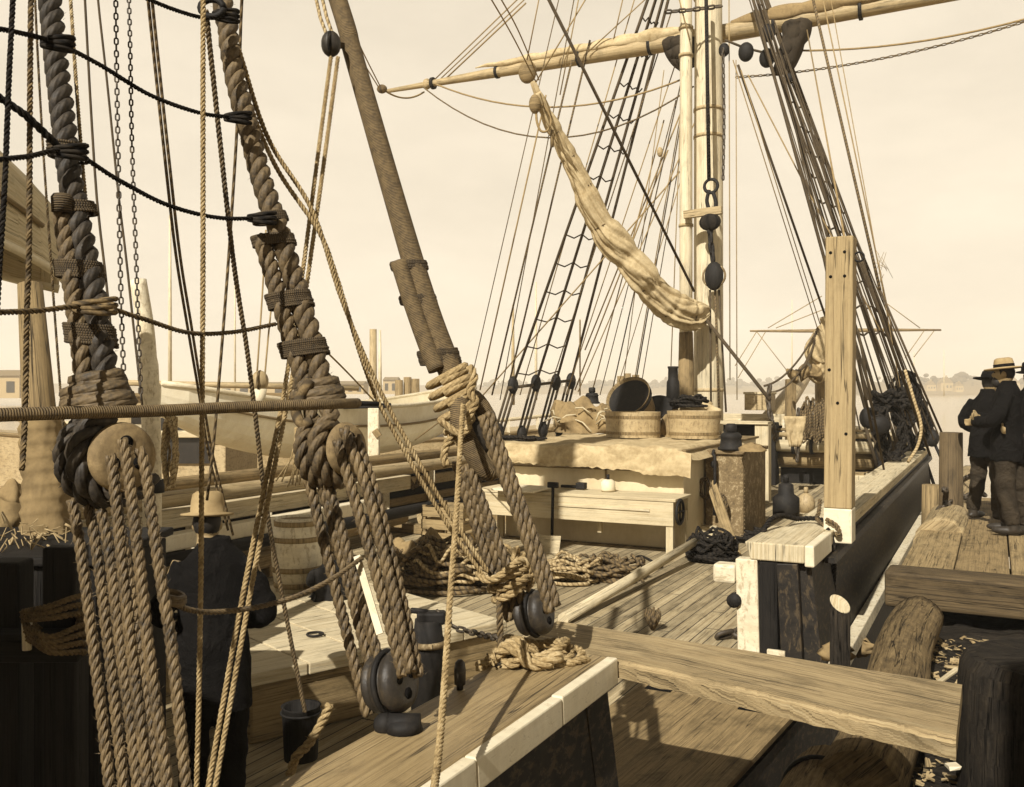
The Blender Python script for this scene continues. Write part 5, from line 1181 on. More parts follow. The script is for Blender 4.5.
for k, (a, b, w) in enumerate((((480, 390), (546, 95), 1.6), ((492, 395), (572, 60), 2.0), ((508, 388), (590, 40), 2.0), ((590, 400), (664, 120), 1.4), ((575, 390), (668, 150), 1.6), ((632, 395), (690, 60), 1.2), ((470, 410), (690, 160), 1.4), ((585, 350), (690, 90), 1.6), ((580, 395), (580, 320), 1.6))):
    lb = ['leftmost thin backstay seen past the pale lashings', 'second thin backstay right of the pale lashings', 'third thin backstay just left of the port shrouds', 'thin line from the canvas heap up past the furled trysail', 'line rising close right of the port fore shrouds', 'short faint line above the bucket', 'thin line slanting low behind the port shrouds', 'line crossing behind the furled trysail to the mast', 'short line dropping to the rightmost port deadeye'][k]
    fline(lb, a, b, 22.0, 19.0, w, 'thin' if k not in (1, 2) else 'brownrope')
for k, (a, b, w, m_) in enumerate((((536, 82), (590, -8), 1.4, 'thin'), ((560, 95), (580, -8), 1.3, 'thin'), ((527, 60), (540, -6), 1.3, 'thin'), ((610, 55), (624, -6), 1.3, 'thin'), ((588, 52), (650, -5), 1.2, 'thin'), ((634, 392), (690, 70), 1.4, 'thind'), ((612, 392), (682, 78), 1.4, 'thind'), ((670, 392), (682, 75), 1.2, 'thin'), ((578, 392), (700, 110), 1.2, 'thin'))):
    fline('thin running line left of the foremast, number of crossings unclear' if False else ['line rising from the gaff peak past the yard', 'faint line right of the gaff peak', 'thin line above the left yard block', 'line crossing the middle of the left yard', 'faint lift slanting over the left yard', 'dark buntline below the bunt left of the mast', 'second dark buntline beside the mast', 'thin plumb buntline from the bunt', 'long faint line slanting up to the bunt'][k], a, b, 19, 18.4, w, m_)
for k, (a, b, w) in enumerate((((500, 400), (575, -6), 1.1), ((520, 395), (636, -6), 1.2), ((548, 395), (672, 10), 1.3), ((566, 395), (690, 20), 1.2), ((600, 395), (676, 100), 1.1), ((616, 392), (690, 150), 1.0), ((462, 420), (560, -6), 1.0), ((622, 392), (664, 70), 1.0), ((640, 392), (688, 110), 1.1))):
    fline(['hair line crossing the third backstay', 'thin line between the left backstays and the port shrouds', 'thin line through the middle of the port shrouds', 'thin line along the right port shroud', 'thin line right of the port shrouds down to the canvas heap', 'thin line just above the tipped bucket up to the mast', 'hair line rising from the pale lashings', 'short hair line right of the furled trysail', 'thin line close left of the foremast'][k], a, b, 21.5, 18.6, w, 'thin' if k % 2 else 'brownrope')
c = W(660, 152, 18.7); tag(MB().ell(c, (.06, .06, .10)).build('block', 'greytan'), 'tiny block hanging on the buntline left of the mast', 'block')
c = W(527.5, 72, 19.6); tag(MB().ell(c, (.20, .14, .24)).build('block', 'mid'), 'block strapped under the left arm of the fore yard', 'block')
# ---- starboard fore shrouds: dark bundle
SH0 = W(712, -150, 17.6)
dd = [(868, 418), (880, 408), (893, 402), (905, 398), (915, 400)]
db = [(884, 470), (897, 462), (908, 455), (921, 446), (932, 438)]
for k in range(5):
    Y = 14.6+.85*k; nm = ['nearest', 'second', 'middle', 'fourth', 'outermost'][k]; a = W(*dd[k], Y); b = W(*db[k], Y)
    t = thing('shroud', nm+' starboard fore shroud in the dark bundle right of the tall post', 'shroud', b, 'starboard fore shrouds')
    MB().tube([SH0, a], .027, 7).build('rope', 'thind', t); MB().ell(a, (.13, .10, .17)).build('deadeye', 'iron', t); MB().ell(b, (.13, .10, .17)).build('deadeye', 'iron', t)
    for j in (-1, 0, 1): MB().tube([a+CR*.08*j, b+CR*.09*j], .028, 6).build('lanyard', 'thind', t)
    d = (b-a).normalized(); MB().tube([b, b+d*.9], .03, 6).build('chain_plate', 'iron', t)
for i in range(18):
    f = .12+i*.045; pts = [W(*dd[k], 14.6+.85*k).lerp(SH0, f) for k in (1, 2, 3, 4)]; P = []
    for a, b in zip(pts, pts[1:]): P += [a, (a+b)/2-UP*.06]
    P.append(pts[-1]); tag(MB().tube(P, .018, 5).build('ratline', 'thind'), 'thin ratline in the dark bundle of starboard fore shrouds', 'ratline', 'starboard fore ratlines')
# other lines of the bundle, each to its own pin
rg = random.Random(5)
spec = [((748, -5), (872, 398), 1.6), ((754, 10), (880, 432), 1.4), ((760, -5), (902, 418), 1.8), ((766, 10), (866, 412), 1.3), ((770, 60), (888, 446), 1.5), ((774, 20), (926, 446), 1.7), ((781, 40), (912, 452), 1.4), ((786, 70), (938, 434), 1.8), ((752, -5), (898, 405), 2.2), ((757, -5), (890, 420), 2.6), ((764, 20), (884, 400), 2.0), ((768, 40), (908, 425), 2.4), ((772, 30), (876, 425), 1.8), ((776, 50), (918, 440), 2.6), ((780, 60), (925, 432), 2.2), ((784, 55), (934, 440), 2.4), ((790, 110), (868, 400), 2.0), ((785, 80), (860, 430), 1.8)]
for a, b, w in spec: fline('dark running line in the bundle right of the foremast, led down to the rail', a, b, 16.8, 14.2+rg.random()*1.2, min(w, 1.8)*.85, 'thind', group='running lines of the starboard bundle')
for a, b, Ya, Yb, w, m_, lb in (((738, 65), (826, 318), 17, 20, 2.6, 'thind', 'heavy dark stay from under the yard down to the furled jib'), ((741, 70), (820, 324), 17, 20, 1.1, 'thin', 'faint line left of the heavy dark stay'), ((733, 60), (818, 330), 17, 20, 1.1, 'thin', 'faintest line furthest left of the heavy dark stay'),
      ((748, 75), (880, 330), 17, 15, 1.5, 'thin', 'thin line fanning right from the blocks under the yard'), ((812, -5), (880, 290), 16, 14.5, 3.0, 'brownrope', 'brown backstay running down right of the dark bundle'), ((822, -5), (892, 330), 16, 14.8, 1.4, 'thin', 'thin backstay right of the brown backstay'), ((807, 30), (845, 240), 16, 9, 1.6, 'thin', 'thin line ending behind the top of the tall post'), ((830, -5), (906, 420), 16, 14.4, 1.0, 'thin', 'faint line furthest right in the sky'),
      ((862, 262), (930, 455), 12, 14, 3.0, 'thind', 'dark line from the eye bolt down to the dark bundle'), ((858, 330), (884, 470), 11, 12.5, 2.4, 'thind', 'dark line close right of the tall post'), ((858, 360), (872, 430), 11, 11.5, 2.6, 'thind', 'short dark line low beside the tall post'), ((880, 290), (945, 440), 14.5, 15, 2.4, 'thind', 'dark continuation of the brown backstay to the rail')):
    fline(lb, a, b, Ya, Yb, w, m_)
mb = MB(); c = W(880, 270, 14.5)
for i in range(14): mb.tube([c+Vector((rg.gauss(0, .05), 0, rg.gauss(0, .12))), c+CR*rg.gauss(0, .09)+UP*rg.gauss(0, .12)], .004, 4)
tag(mb.build('frayed_rope', 'thin'), 'frayed rope ends sticking out of the brown backstay', 'frayed rope')
for k, (px, py, Y, s) in enumerate(((746, 52, 17, .14), (767, 58, 16.9, .14), (768, 33, 16.8, .13), (724, 50, 17.1, .1), (789, 78, 16.6, .07))):
    c = W(px, py, Y); BB = tag(MB().ell(c, (s, s*.8, s*1.25)).build('block', 'iron'), ['dark block under the yard at the head of the heavy stay', 'dark block in the bundle below the yard', 'dark block above the yard in the bundle', 'small block against the right side of the mast', 'tiny ring block below the hanging sail corner'][k], 'block')
fline('slack line between the blocks under the yard', (725, 40), (745, 48), 17, 17, 2.4, 'thind'); fline('slack line from the blocks to the hanging sail corner', (745, 48), (770, 54), 17, 16.9, 2.4, 'thind')
# tangled gear at the deadeyes
tag(MB().coil(W(890, 412, 14.4), .30, .03, 9, .3, .4, 6, .6, 51).build('rope_hank', 'blackrope'), 'dark hank of rope hung at the starboard fore deadeyes', 'rope hank')
for k, (px, py, Y, h, s, lb) in enumerate(((905, 400, 15, .9, 61, 'long dark hank hanging among the starboard deadeyes'), (893, 432, 13.8, .8, 62, 'dark hank low on the near side of the deadeyes'), (917, 425, 15.6, .8, 63, 'dark hank at the outer deadeye'))):
    c = W(px, py, Y); mb = MB()
    for i in range(9):
        P = [c+CR*(.13*math.sin(a)*(1+.5*rg.random())+rg.gauss(0, .05))+CF*rg.gauss(0, .05)+UP*(h*.5*math.cos(a)) for a in [6.283*j/12 for j in range(13)]]; mb.tube(crs(P, 2), .022, 5, cap=False)
    tag(mb.build('rope_hank', 'blackrope'), lb, 'rope hank')
c = W(880, 425, 13.5); BB = thing('block', 'round black block hanging inside the starboard fore shrouds', 'block', c-UP*.2); MB().lathe([(0, -.07), (.11, -.07), (.135, 0), (.11, .07), (0, .07)], c, -CF, 20).build('shell', 'iron', BB); MB().ring(c, -CF, .135, .02, 20, 6).build('strop', 'blackrope', BB)
tag(MB().tube(crs(pxs([(905, 370), (914, 400), (921, 425), (918, 445), (908, 462)], 13.6, 13.0), 6), .022, 8).build('rope', 'manilat'), 'pale rope curling down past the dark deadeyes to the rail', 'rope')
for k, (px, py, lb) in enumerate(((868, 462, 'low pile of pale gear inside the starboard rail'), (880, 472, 'folded pale canvas on deck under the starboard shrouds'))):
    c = G(px, py+12, DECK); heap(c, .5, .6, .62-.15*k, 'canvas' if k else 'canvasd', 'canvas_heap', lb, 'canvas', 40+k, .4)
for k, (px, py, s) in enumerate(((857, 478, .5), (872, 477, .4), (880, 485, .35))):
    c = VX(px, py, -.5); 
    t = thing('wooden_chock', ['largest pale chock inside the starboard rail right of the post', 'middle pale chock inside the starboard rail', 'smallest chock nearest the rail under the shrouds'][k], 'chock', Vector((c.x, c.y, DECK)))
    MB().box(Vector((c.x, c.y, DECK+s*.7)), (s*.8, s*.9, s*1.4), Matrix.Rotation(.2*k, 3, 'Z')).build('body', ['pale', 'oldwood', 'mid'][k], t, bevel=.02); MB().box(Vector((c.x, c.y-.1, DECK+s*1.43)), (s*.5, s*.4, s*.08)).build('cap', 'oldwood', t, bevel=.01)
# ---- windlass
wy = 15.9; WZ = CAMP.z-m_at(18.0, 56)
WL = thing('windlass', 'horizontal wooden windlass across the foredeck with a dark chain round it', 'windlass', (-2.2, wy, DECK))
xa, xb = VY(777, 446, wy).x, VY(826, 446, wy).x+.9; zc = VY(800, 446, wy).z
MB().tube([(xa, wy, zc), (xb, wy, zc)], .12, 14, vfrac=False).build('barrel', 'pale', WL)
MB().tube([(xa, wy+.25, zc-.28), (xb, wy+.25, zc-.28)], .17, 14, vfrac=False).build('barrel', 'oldwood', WL)
MB().tube([(xa-.1, wy, zc+.22), (xb, wy, zc+.22)], .05, 10).build('rail', 'greytan', WL); MB().tube([(xa-.1, wy+.05, zc+.32), (xb, wy+.05, zc+.32)], .03, 10).build('rail', 'mid', WL)
MB().box(((xa+xb)/2, wy+.5, DECK+.35), (xb-xa, .3, .6)).build('bed', 'dark', WL, bevel=.02)
for x in (xa-.1, xb+.1): MB().box((x, wy+.05, DECK+.65), (.2, .35, 1.3)).build('bitt', 'dark', WL, bevel=.02)
for dx in (.3, .65): MB().tube([(xa+dx, wy, zc), (xa+dx+.06, wy, zc)], .16, 14).build('whelp', 'iron', WL)
tag(MB().chain([Vector((xa+.45, wy-.16, zc+.75)), Vector((xa+.43, wy-.18, zc+.1)), Vector((xa+.42, wy-.16, zc-.3))], .14, .11, .025).build('chain', 'chain'), 'dark chain over the windlass barrel', 'chain')
tag(MB().chain([VY(770, 385, 15), VY(768, 402, 15), VY(772, 422, 15), VY(776, 440, 15.5)], .16, .13, .03).build('chain', 'chain'), 'heavy chain cluster at the end of the slanting boom', 'chain')
BXp = VY(763, 470, 13.2); BX = thing('fife_post', 'pale square post with a shelf left of the windlass', 'post', Vector((BXp.x, BXp.y, DECK)))
zt_ = VY(763, 424, 13.2).z; MB().box((BXp.x, BXp.y, (DECK+zt_)/2), (.24, .22, zt_-DECK)).build('shaft', 'pale', BX, bevel=.012); MB().box((BXp.x-.36, BXp.y+.05, zt_+.02), (.95, .4, .05)).build('shelf', 'pale', BX, bevel=.008); MB().box((BXp.x-.42, BXp.y+.22, zt_-.17), (.5, .1, .30)).build('dark_box', 'dark', BX)  # shaft, shelf and a solid dark box beneath it
# forecastle bits
p = W(760, 410, 19.4); t = thing('chest', 'pale wooden chest by the foot of the jib halyards', 'chest', p); MB().box(p+UP*.16, (.52, .5, .32)).build('body', 'greytan', t, bevel=.01); MB().box(p+UP*.345, (.56, .54, .05)).build('lid', 'pale', t, bevel=.01)
fj = [(825, 316), (828, 326), (822, 340), (818, 352), (826, 362), (818, 374), (812, 380)]
P = crs(pxs(fj, 20.3), 8); n = len(P); 
tag(MB().tube(P, [m_at(20, 4+6.5*math.sin(3.0*(i/n)+.1)) for i in range(n)], 60, lobes=lambda u, a: pleat(u*2.2, a, 5)).build('furled_jib', 'canvas'), 'furled jib bundled on its stay left of the tall post', 'furled sail')
P = crs(pxs([(790, 377), (800, 372), (812, 374), (824, 368)], 20.2), 6); tag(MB().tube(P, [m_at(20, 5+3*math.sin(i)) for i in range(len(P))], 40, lobes=lambda u, a: pleat(u*2, a, 9)).build('sail_roll', 'canvasd'), 'dark roll of canvas across the knightheads', 'canvas')
for k, (a, b, w) in enumerate((((818, 328), (764, 386), 2.2), ((817, 332), (796, 370), 2.4), ((812, 350), (768, 392), 2.0))):
    fline(['upper curved jib sheet left of the furled jib', 'steep jib sheet to the left knighthead', 'lower jib sheet to the chest'][k], a, b, 20.2, 19.8, w, 'thind', .25)
mb = MB()
for i in range(14):
    c = W(803+i*2.2, 421+rg.gauss(0, 1.5), 18.0); P = [c+CR*(.05*math.sin(a))+UP*(.36*math.cos(a)+rg.gauss(0, .03))+CF*rg.gauss(0, .03) for a in [6.283*j/10 for j in range(11)]]; mb.tube(P, .022, 5, cap=False)
tag(mb.build('rope_hanks', 'brownrope'), 'row of brown rope hanks hung before the forecastle', 'rope hank')
p = W(795, 430, 17.3); tag(MB().grid(lambda s, t: p+CR*((s-.5)*.42*(1-.5*t))+UP*(.25-.55*t)+CF*(.05*noise.noise((s*6, t*6, 1))), 12, 10).build('cloth', 'canvas'), 'pale triangular cloth hanging above the windlass', 'cloth')
o = bpy.data.objects['cloth']; sd = o.modifiers.new('solidify', 'SOLIDIFY'); sd.thickness = .02
# distant crossed yard beyond the bow
Yb_ = 62
t = thing('distant_yard', 'long horizontal yard of another vessel beyond the bow', 'yard', W(846, 331, Yb_))
MB().tube(pxs([(750, 331), (800, 331), (846, 330.5), (890, 330), (941, 330)], Yb_), [.06, .11, .14, .11, .06], 8, vfrac=False).build('spar', 'mid', t)
for k, (a, b) in enumerate((((757, 331), (735, 366)), ((766, 331), (738, 378)), ((757, 332), (788, 372)), ((768, 328), (822, 296)), ((776, 328), (835, 305)), ((924, 331), (905, 358)), ((934, 331), (914, 357)), ((882, 300), (920, 328)))):
    fline(['brace at the left end of the distant yard', 'second brace at the left end of the distant yard', 'thin brace crossing under the distant yard', 'upper lift above the distant yard', 'lower lift above the distant yard', 'left brace under the right end of the distant yard', 'right brace under the right end of the distant yard', 'lift above the right end of the distant yard'][k], a, b, Yb_, Yb_, .9)
# black boat stern hung at starboard bow
# ================================================================== BOATS
def whaleboat(cx, y0, y1, zg, beam, dep, lb, mat='boatwhite', flip=False, axis='y', trim='dirtywhite', rot=0, M3=None):
    """double ended boat lying along the ship's axis"""
    L = y1-y0; t = thing('whaleboat', lb, 'boat', (cx, (y0+y1)/2, zg-dep if not flip else zg)); sg = -1 if flip else 1
    def sec(s, ins=0.0):
        w = max(.012, math.sin(math.pi*min(1, max(0, s)))**.55)*beam/2-ins; w = max(w, .008); sh = .42*(2*s-1)**2*dep; kd = dep*(1-.55*abs(2*s-1)**3.0); out = []
        for k in range(13):
            a = math.pi*k/12; x = math.cos(a)*w; zz = -(math.sin(a)**.75)*(kd-ins)
            out.append(Vector((cx+x, y0+L*s+(.0), zg+sg*(zz+sh))))
        return out
    n = 28; mb = MB(); 
    S = [sec(.004+.992*i/n) for i in range(n+1)]; I = [sec(.02+.96*i/n, .03) for i in range(n+1)]
    secs = [a+b[::-1] for a, b in zip(S, I)]
    loft(mb, secs, True, False); mb.build('hull', mat, t)
    for side in (0, 12):
        MB().tube([p[side]+UP*sg*.01 for p in S], .035, 8).build('gunwale', trim, t)
        MB().tube([p[1 if side == 0 else 11]+Vector((.02 if side == 0 else -.02, 0, 0)) for p in S[2:-2]], .02, 6).build('rubbing_strip', 'mid', t)
    for s in (.3, .45, .6, .75):
        q = sec(s, .04); MB().beam(q[1], q[11], .2, .03).build('thwart', 'pale', t)
    return t
whaleboat(-7.95, 5.0, 13.0, 3.04, 1.6, .82, 'pale whaleboat hanging outside the port bulwark beyond the lanyards')
o = W(170, 445, 17); NB = thing('harbour_shack', 'low dark windowed cabin of a vessel lying beyond the port rail', 'cabin', Vector((o.x, o.y, .2)))
R_ = Matrix((CR, CF, UP)).transposed(); MB().box(Vector((o.x, o.y, 1.2)), (2.6, 2, 2.6), R_).build('wall', 'greytan', NB, bevel=.02); MB().box(Vector((o.x, o.y, 2.56)), (2.9, 2.3, .12), R_).build('roof', 'pale', NB, bevel=.02)
for px, py, w, h in ((190, 428, .7, .38), (184, 450, .9, .45), (158, 428, .3, .35)): q = W(px, py, 15.98); MB().box(q, (w, .06, h), R_).build('window', 'glassd', NB)
# upside down boat on the skids at upper left
SKB = whaleboat(-5.5, -5.2, 1.85, 4.62, 1.7, 1.15, 'upturned whaleboat stowed overhead, its planked end showing at upper left', 'pale', True, trim='white')
for y in (-4.2, .2):
    for x in (-6.3, -4.7): pass
# white boat under starboard fore rigging (stern seen)
# roofed house added aft, out of view, to throw shade on the left deck
HH = thing('added_shade_house', 'unseen roofed house added over the after deck to cast shade, behind the viewer', 'deckhouse', (-3.2, -5.2, DECK))
MB().box((-3.2, -5.4, 2.6), (3.6, 2.6, 2.5)).build('wall', 'greytan', HH); MB().box((-3.15, -5.0, 4.45), (4.1, 3.2, .10)).build('roof', 'oldwood', HH)
for x in (-1.2, -5.1): MB().box((x, -3.5, 2.87), (.12, .12, 3.05)).build('post', 'pale', HH)
WS = thing('added_shade_warehouse', 'unseen tall plank block added on the wharf to cast shade, behind the viewer', 'shade blocker', (4.8, -8, 1.2))  # out-of-view building added to shade the lower right foreground
MB().box((4.8, -8, 4.2), (6.3, 6, 6.2)).build('wall', 'oldwood', WS); MB().prism([(1.5, -11.2, 7.3), (8.1, -11.2, 7.3), (4.8, -11.2, 9.4)], (0, 6.4, 0)).build('roof', 'roof', WS)
for z in (2.6, 5.4): MB().box((2.6, -4.98, z), (.9, .06, 1.3)).build('window', 'glassd', WS)
# davit posts at port rail
def post(px, pyt, pyb, Y, wpx, lb, mat='dirtywhite', nm='post'):
    a = W(px, pyt, Y); b = W(px, pyb, Y); t = thing(nm, lb, nm.replace('_', ' '), b); MB().beam(b, a, m_at(Y, wpx), m_at(Y, wpx), CF).build('shaft', mat, t, bevel=.012); return t, a, b
t, a, b = post(374, 408, 488, 14.0, 11, 'pale rail post with a cleat beyond the middle deadeye')
MB().beam(a+CR*.02-CF*.09-UP*.32, a+CR*.09-CF*.09-UP*.42, .04, .10).build('cleat', 'mid', t, bevel=.01); MB().beam(a-CR*.45+UP*.02, a+CR*.25+UP*.04, .10, .07).build('crosspiece', 'dark', t, bevel=.01)
p = W(152, 575, 8.8); a = W(150, 290, 8.8); t = thing('davit', 'pale curved boat davit rising at left behind the two chains', 'davit', Vector((p.x, p.y, DECK)))
MB().tube(crs([Vector((p.x, p.y, DECK)), W(152, 480, 8.8), W(150, 390, 8.8), W(146, 330, 8.8), W(138, 280, 8.8)], 8), [.085]*20+[.075]*13, 14, vfrac=False).build('arm', 'dirtywhite', t); MB().lathe([(.085, 0), (.11, 0), (.11, .12), (.085, .12)], Vector((p.x, p.y, DECK+1.0)), UP, 16).build('collar', 'iron', t)
mb = MB(); c = W(170, 452, 8.5)
for i in range(12):
    P = [c+CR*(.05*math.sin(a)+rg.gauss(0, .012))+UP*(.32*math.cos(a)+rg.gauss(0, .02))+CF*rg.gauss(0, .03) for a in [6.283*j/12 for j in range(13)]]; mb.tube(crs(P, 2), .013, 5, cap=False)
tag(mb.build('rope_coil', 'manilat'), 'long hank of rope hanging on the pale davit', 'rope coil')
mb = MB(); c = W(299, 455, 5.5)
for i in range(16):
    P = [c+CR*rg.gauss(0, .01)+UP*.16, c+CR*rg.gauss(0, .03), c+CR*rg.gauss(0, .055)-UP*(.14+.05*rg.random())]; mb.tube(P, .005, 5)
tag(mb.build('rope_tassel', 'manila'), 'frayed tassel of rope hanging left of the middle deadeye', 'rope')
# spare spars lashed inside the port bulwark
def sparobj(x, z, y0, y1, r, mat, lb, nm='spare_spar'):
    return tag(MB().tube([(x, y0+(y1-y0)*i/8, z) for i in range(9)], [r*(.8+.2*math.sin(3.14*i/8)) for i in range(9)], 16, vfrac=False, rnd=.02).build(nm, mat), lb, 'spar')
def sq(x, z, y0, y1, w, h, mat, lb): return tag(MB().beam((x, y0, z), (x, y1, z), w, h).build('timber', mat, bevel=.012), lb, 'timber')
for y in (1.0, 4.2, 7.4): tag(MB().box((-6.0, y, 1.42), (1.3, .14, .12)).build('chock', 'mid', bevel=.01), ['nearest chock under the spare spars', 'middle chock under the spare spars', 'far chock under the spare spars'][int(y//3)], 'chock')
sq(-6.25, 1.98, -2, 8.0, .22, .20, 'pale', 'upper pale squared timber stowed along the port bulwark'); sq(-5.92, 1.80, -2, 6.8, .18, .16, 'white', 'white painted plank edge stowed below the upper timber')
sparobj(-5.75, 1.60, -2.0, 7.2, .12, 'oldwood', 'round brown spare spar lying under the white plank'); sq(-5.45, 1.53, -2, 5.4, .16, .14, 'mid', 'lowest dark squared timber by the barrel')
logobj(VY(383, 514, 8.6)*0+Vector((-5.75, 7.8, 1.52)), Vector((-5.6, 11.4, 1.52)), .17, .15, 'gang', 'log', 'weathered round log on deck against the port bulwark', 'log', 20, .04)
# low barge beyond the port boats
o = W(300, 440, 26); SCH = thing('barge', 'low pale hulled barge with a cabin and two stump masts moored beyond the port whaleboat', 'barge', Vector((o.x, o.y, 0)))
ux = (CR*.96+CF*.28).normalized(); SR = Matrix((ux, Vector((-ux.y, ux.x, 0)), UP)).transposed()
def sc_(s, v, z): return Vector((o.x, o.y, 0))+ux*s+Vector((-ux.y, ux.x, 0))*v+UP*z
secs = []
for i in range(21):
    s = -9+18*i/20; w = 2.2*(1-abs(s/9.6)**3)+.05; zz = 1.9+.5*(s/9)**2
    secs.append([sc_(s, -w, zz), sc_(s, -w*.95, 1.0), sc_(s, -w*.6, -.3), sc_(s, w*.6, -.3), sc_(s, w*.95, 1.0), sc_(s, w, zz)])
loft(MB(), secs, True, False).build('hull', 'greytan', SCH)
for dz, mt in ((.04, 'mid'), (.42, 'pale')):
    MB().tube([(a[0]+UP*dz) for a in secs], .05, 8).build('rail', mt, SCH)
for i in range(1, 20): MB().beam(secs[i][0], secs[i][0]+UP*.42, .07, .07, ux).build('stanchion', 'dirtywhite', SCH)
MB().box(sc_(-2.5, 0, 2.6), (4.2, 2.2, 1.1), SR).build('cabin', 'greytan', SCH); MB().box(sc_(-2.5, 0, 3.18), (4.5, 2.5, .08), SR).build('cabin_roof', 'mid', SCH)
for k in range(3): MB().box(sc_(-3.9+k*1.4, -1.11, 2.65), (.6, .05, .4), SR).build('window', 'glassd', SCH)
MB().box(sc_(3.0, 0, 2.5), (1.6, 1.4, .8), SR).build('hatch', 'oldwood', SCH)
for s, h in ((-5.2, 4.4), (2.0, 5.0)): MB().tube([sc_(s, 0, 1), sc_(s, 0, h)], [.12, .10], 10, vfrac=False).build('stump_mast', 'spar', SCH)
MB().tube([sc_(-5, 0, 3.5), sc_(1.6, 0, 3.35)], .08, 10, vfrac=False).build('boom', 'spar', SCH)
# more spars and gear along the port side
sparobj(-6.05, 2.20, 0.5, 11.5, .09, 'spar', 'long pale spar lashed on top of the port timbers')
sparobj(-6.45, 2.30, 2.5, 13.0, .08, 'mid', 'slender brown spar lashed along the port cap rail')
sparobj(-5.25, 1.78, 2.6, 8.2, .07, 'dark', 'dark boathook like spar lying over the lowest timber')
for k, (y, z) in enumerate(((5.2, 2.0), (8.6, 2.1), (10.6, 2.0))):
    mb = MB(); c = Vector((-6.52, y, z))
    for i in range(9):
        P = [c+Vector((.05+rg.gauss(0, .015), .14*math.sin(a)*(1+.2*rg.random()), .26*math.cos(a)+rg.gauss(0, .02))) for a in [6.283*j/12 for j in range(13)]]; mb.tube(crs(P, 2), .016, 5, cap=False)
    tag(mb.build('rope_coil', 'brownrope'), ['nearest rope coil hung inside the port rail', 'second rope coil hung inside the port rail by the pale post', 'farthest rope coil hung inside the port rail'][k], 'rope coil')
heap(Vector((-5.3, 9.4, DECK)), .5, .35, .45, 'canvasd', 'canvas_heap', 'dirty tarpaulin heap beyond the weathered log', 'canvas', 71, .5)
c = Vector((-4.9, 7.1, DECK)); t = thing('wooden_crate', 'small slatted crate on deck behind the rope heap', 'crate', c)
for zz in (.08, .24, .40):
    for sx, sy, w_, d_ in ((0, -.28, .62, .02), (0, .28, .62, .02), (-.30, 0, .02, .56), (.30, 0, .02, .56)): MB().box(c+Vector((sx, sy, zz)), (w_, d_, .12)).build('slat', 'oldwood', t)
for sx in (-.28, .28):
    for sy in (-.25, .25): MB().box(c+Vector((sx, sy, .24)), (.05, .05, .48)).build('corner_post', 'mid', t)
# brown spar wrapped in canvas at left
q0, q1 = W(50, 560, 4.6), W(30, 285, 4.9); t = thing('wooden_spar', 'upright brown spar at far left with torn canvas wrapped round its foot', 'spar', q0)
MB().tube([q0, q0.lerp(q1, .5), q1], [.085, .08, .06], 16, vfrac=False).build('spar', 'mid', t)
P = [W(51, 556, 4.55).lerp(W(42, 418, 4.62), i/30) for i in range(31)]
MB().tube(P, [.125-.03*(i/30)+.006*math.sin(i*2.1) for i in range(31)], 60, lobes=lambda u, a: 1+.16*noise.noise((math.cos(a)*1.6, math.sin(a)*1.6, u*4))+.05*noise.noise((math.cos(a)*6, math.sin(a)*6, u*16))).build('torn_canvas', 'canvasd', t)
q = W(6, 492, 4.9); heap(q-UP*.16, .20, .2, .20, 'canvasd', 'canvas_heap', 'bundle of pale canvas at the far left edge', 'canvas', 55, .35)
rgc = random.Random(9); mb = MB()
for i in range(40):
    a = W(rgc.uniform(0, 68), rgc.uniform(522, 554), 4.0+rgc.random()*.3); mb.tube([a, a+Vector((rgc.gauss(0, .04), rgc.gauss(0, .04), rgc.gauss(0, .03))), a+Vector((rgc.gauss(0, .07), rgc.gauss(0, .05), rgc.gauss(-.03, .04)))], rgc.choice([.002, .003, .006]), 5)
tag(mb.build('shavings', 'chip'), 'curly pale shavings heaped at lower left on a dark chest', 'wood shavings')
q = W(30, 620, 4.3); t = thing('added_dark_chest', 'big dark chest added to darken the lower left', 'chest', Vector((q.x, q.y, DECK))); zt2 = W(30, 553, 4.2).z  # dark chest added to darken this corner in place of shade
MB().box(Vector((q.x, q.y, (DECK+zt2)/2)), (.95, .8, zt2-DECK), R_).build('body', 'dark', t, bevel=.015); MB().box(Vector((q.x, q.y, zt2+.02)), (1.0, .86, .04), R_).build('lid', 'dark', t, bevel=.01)
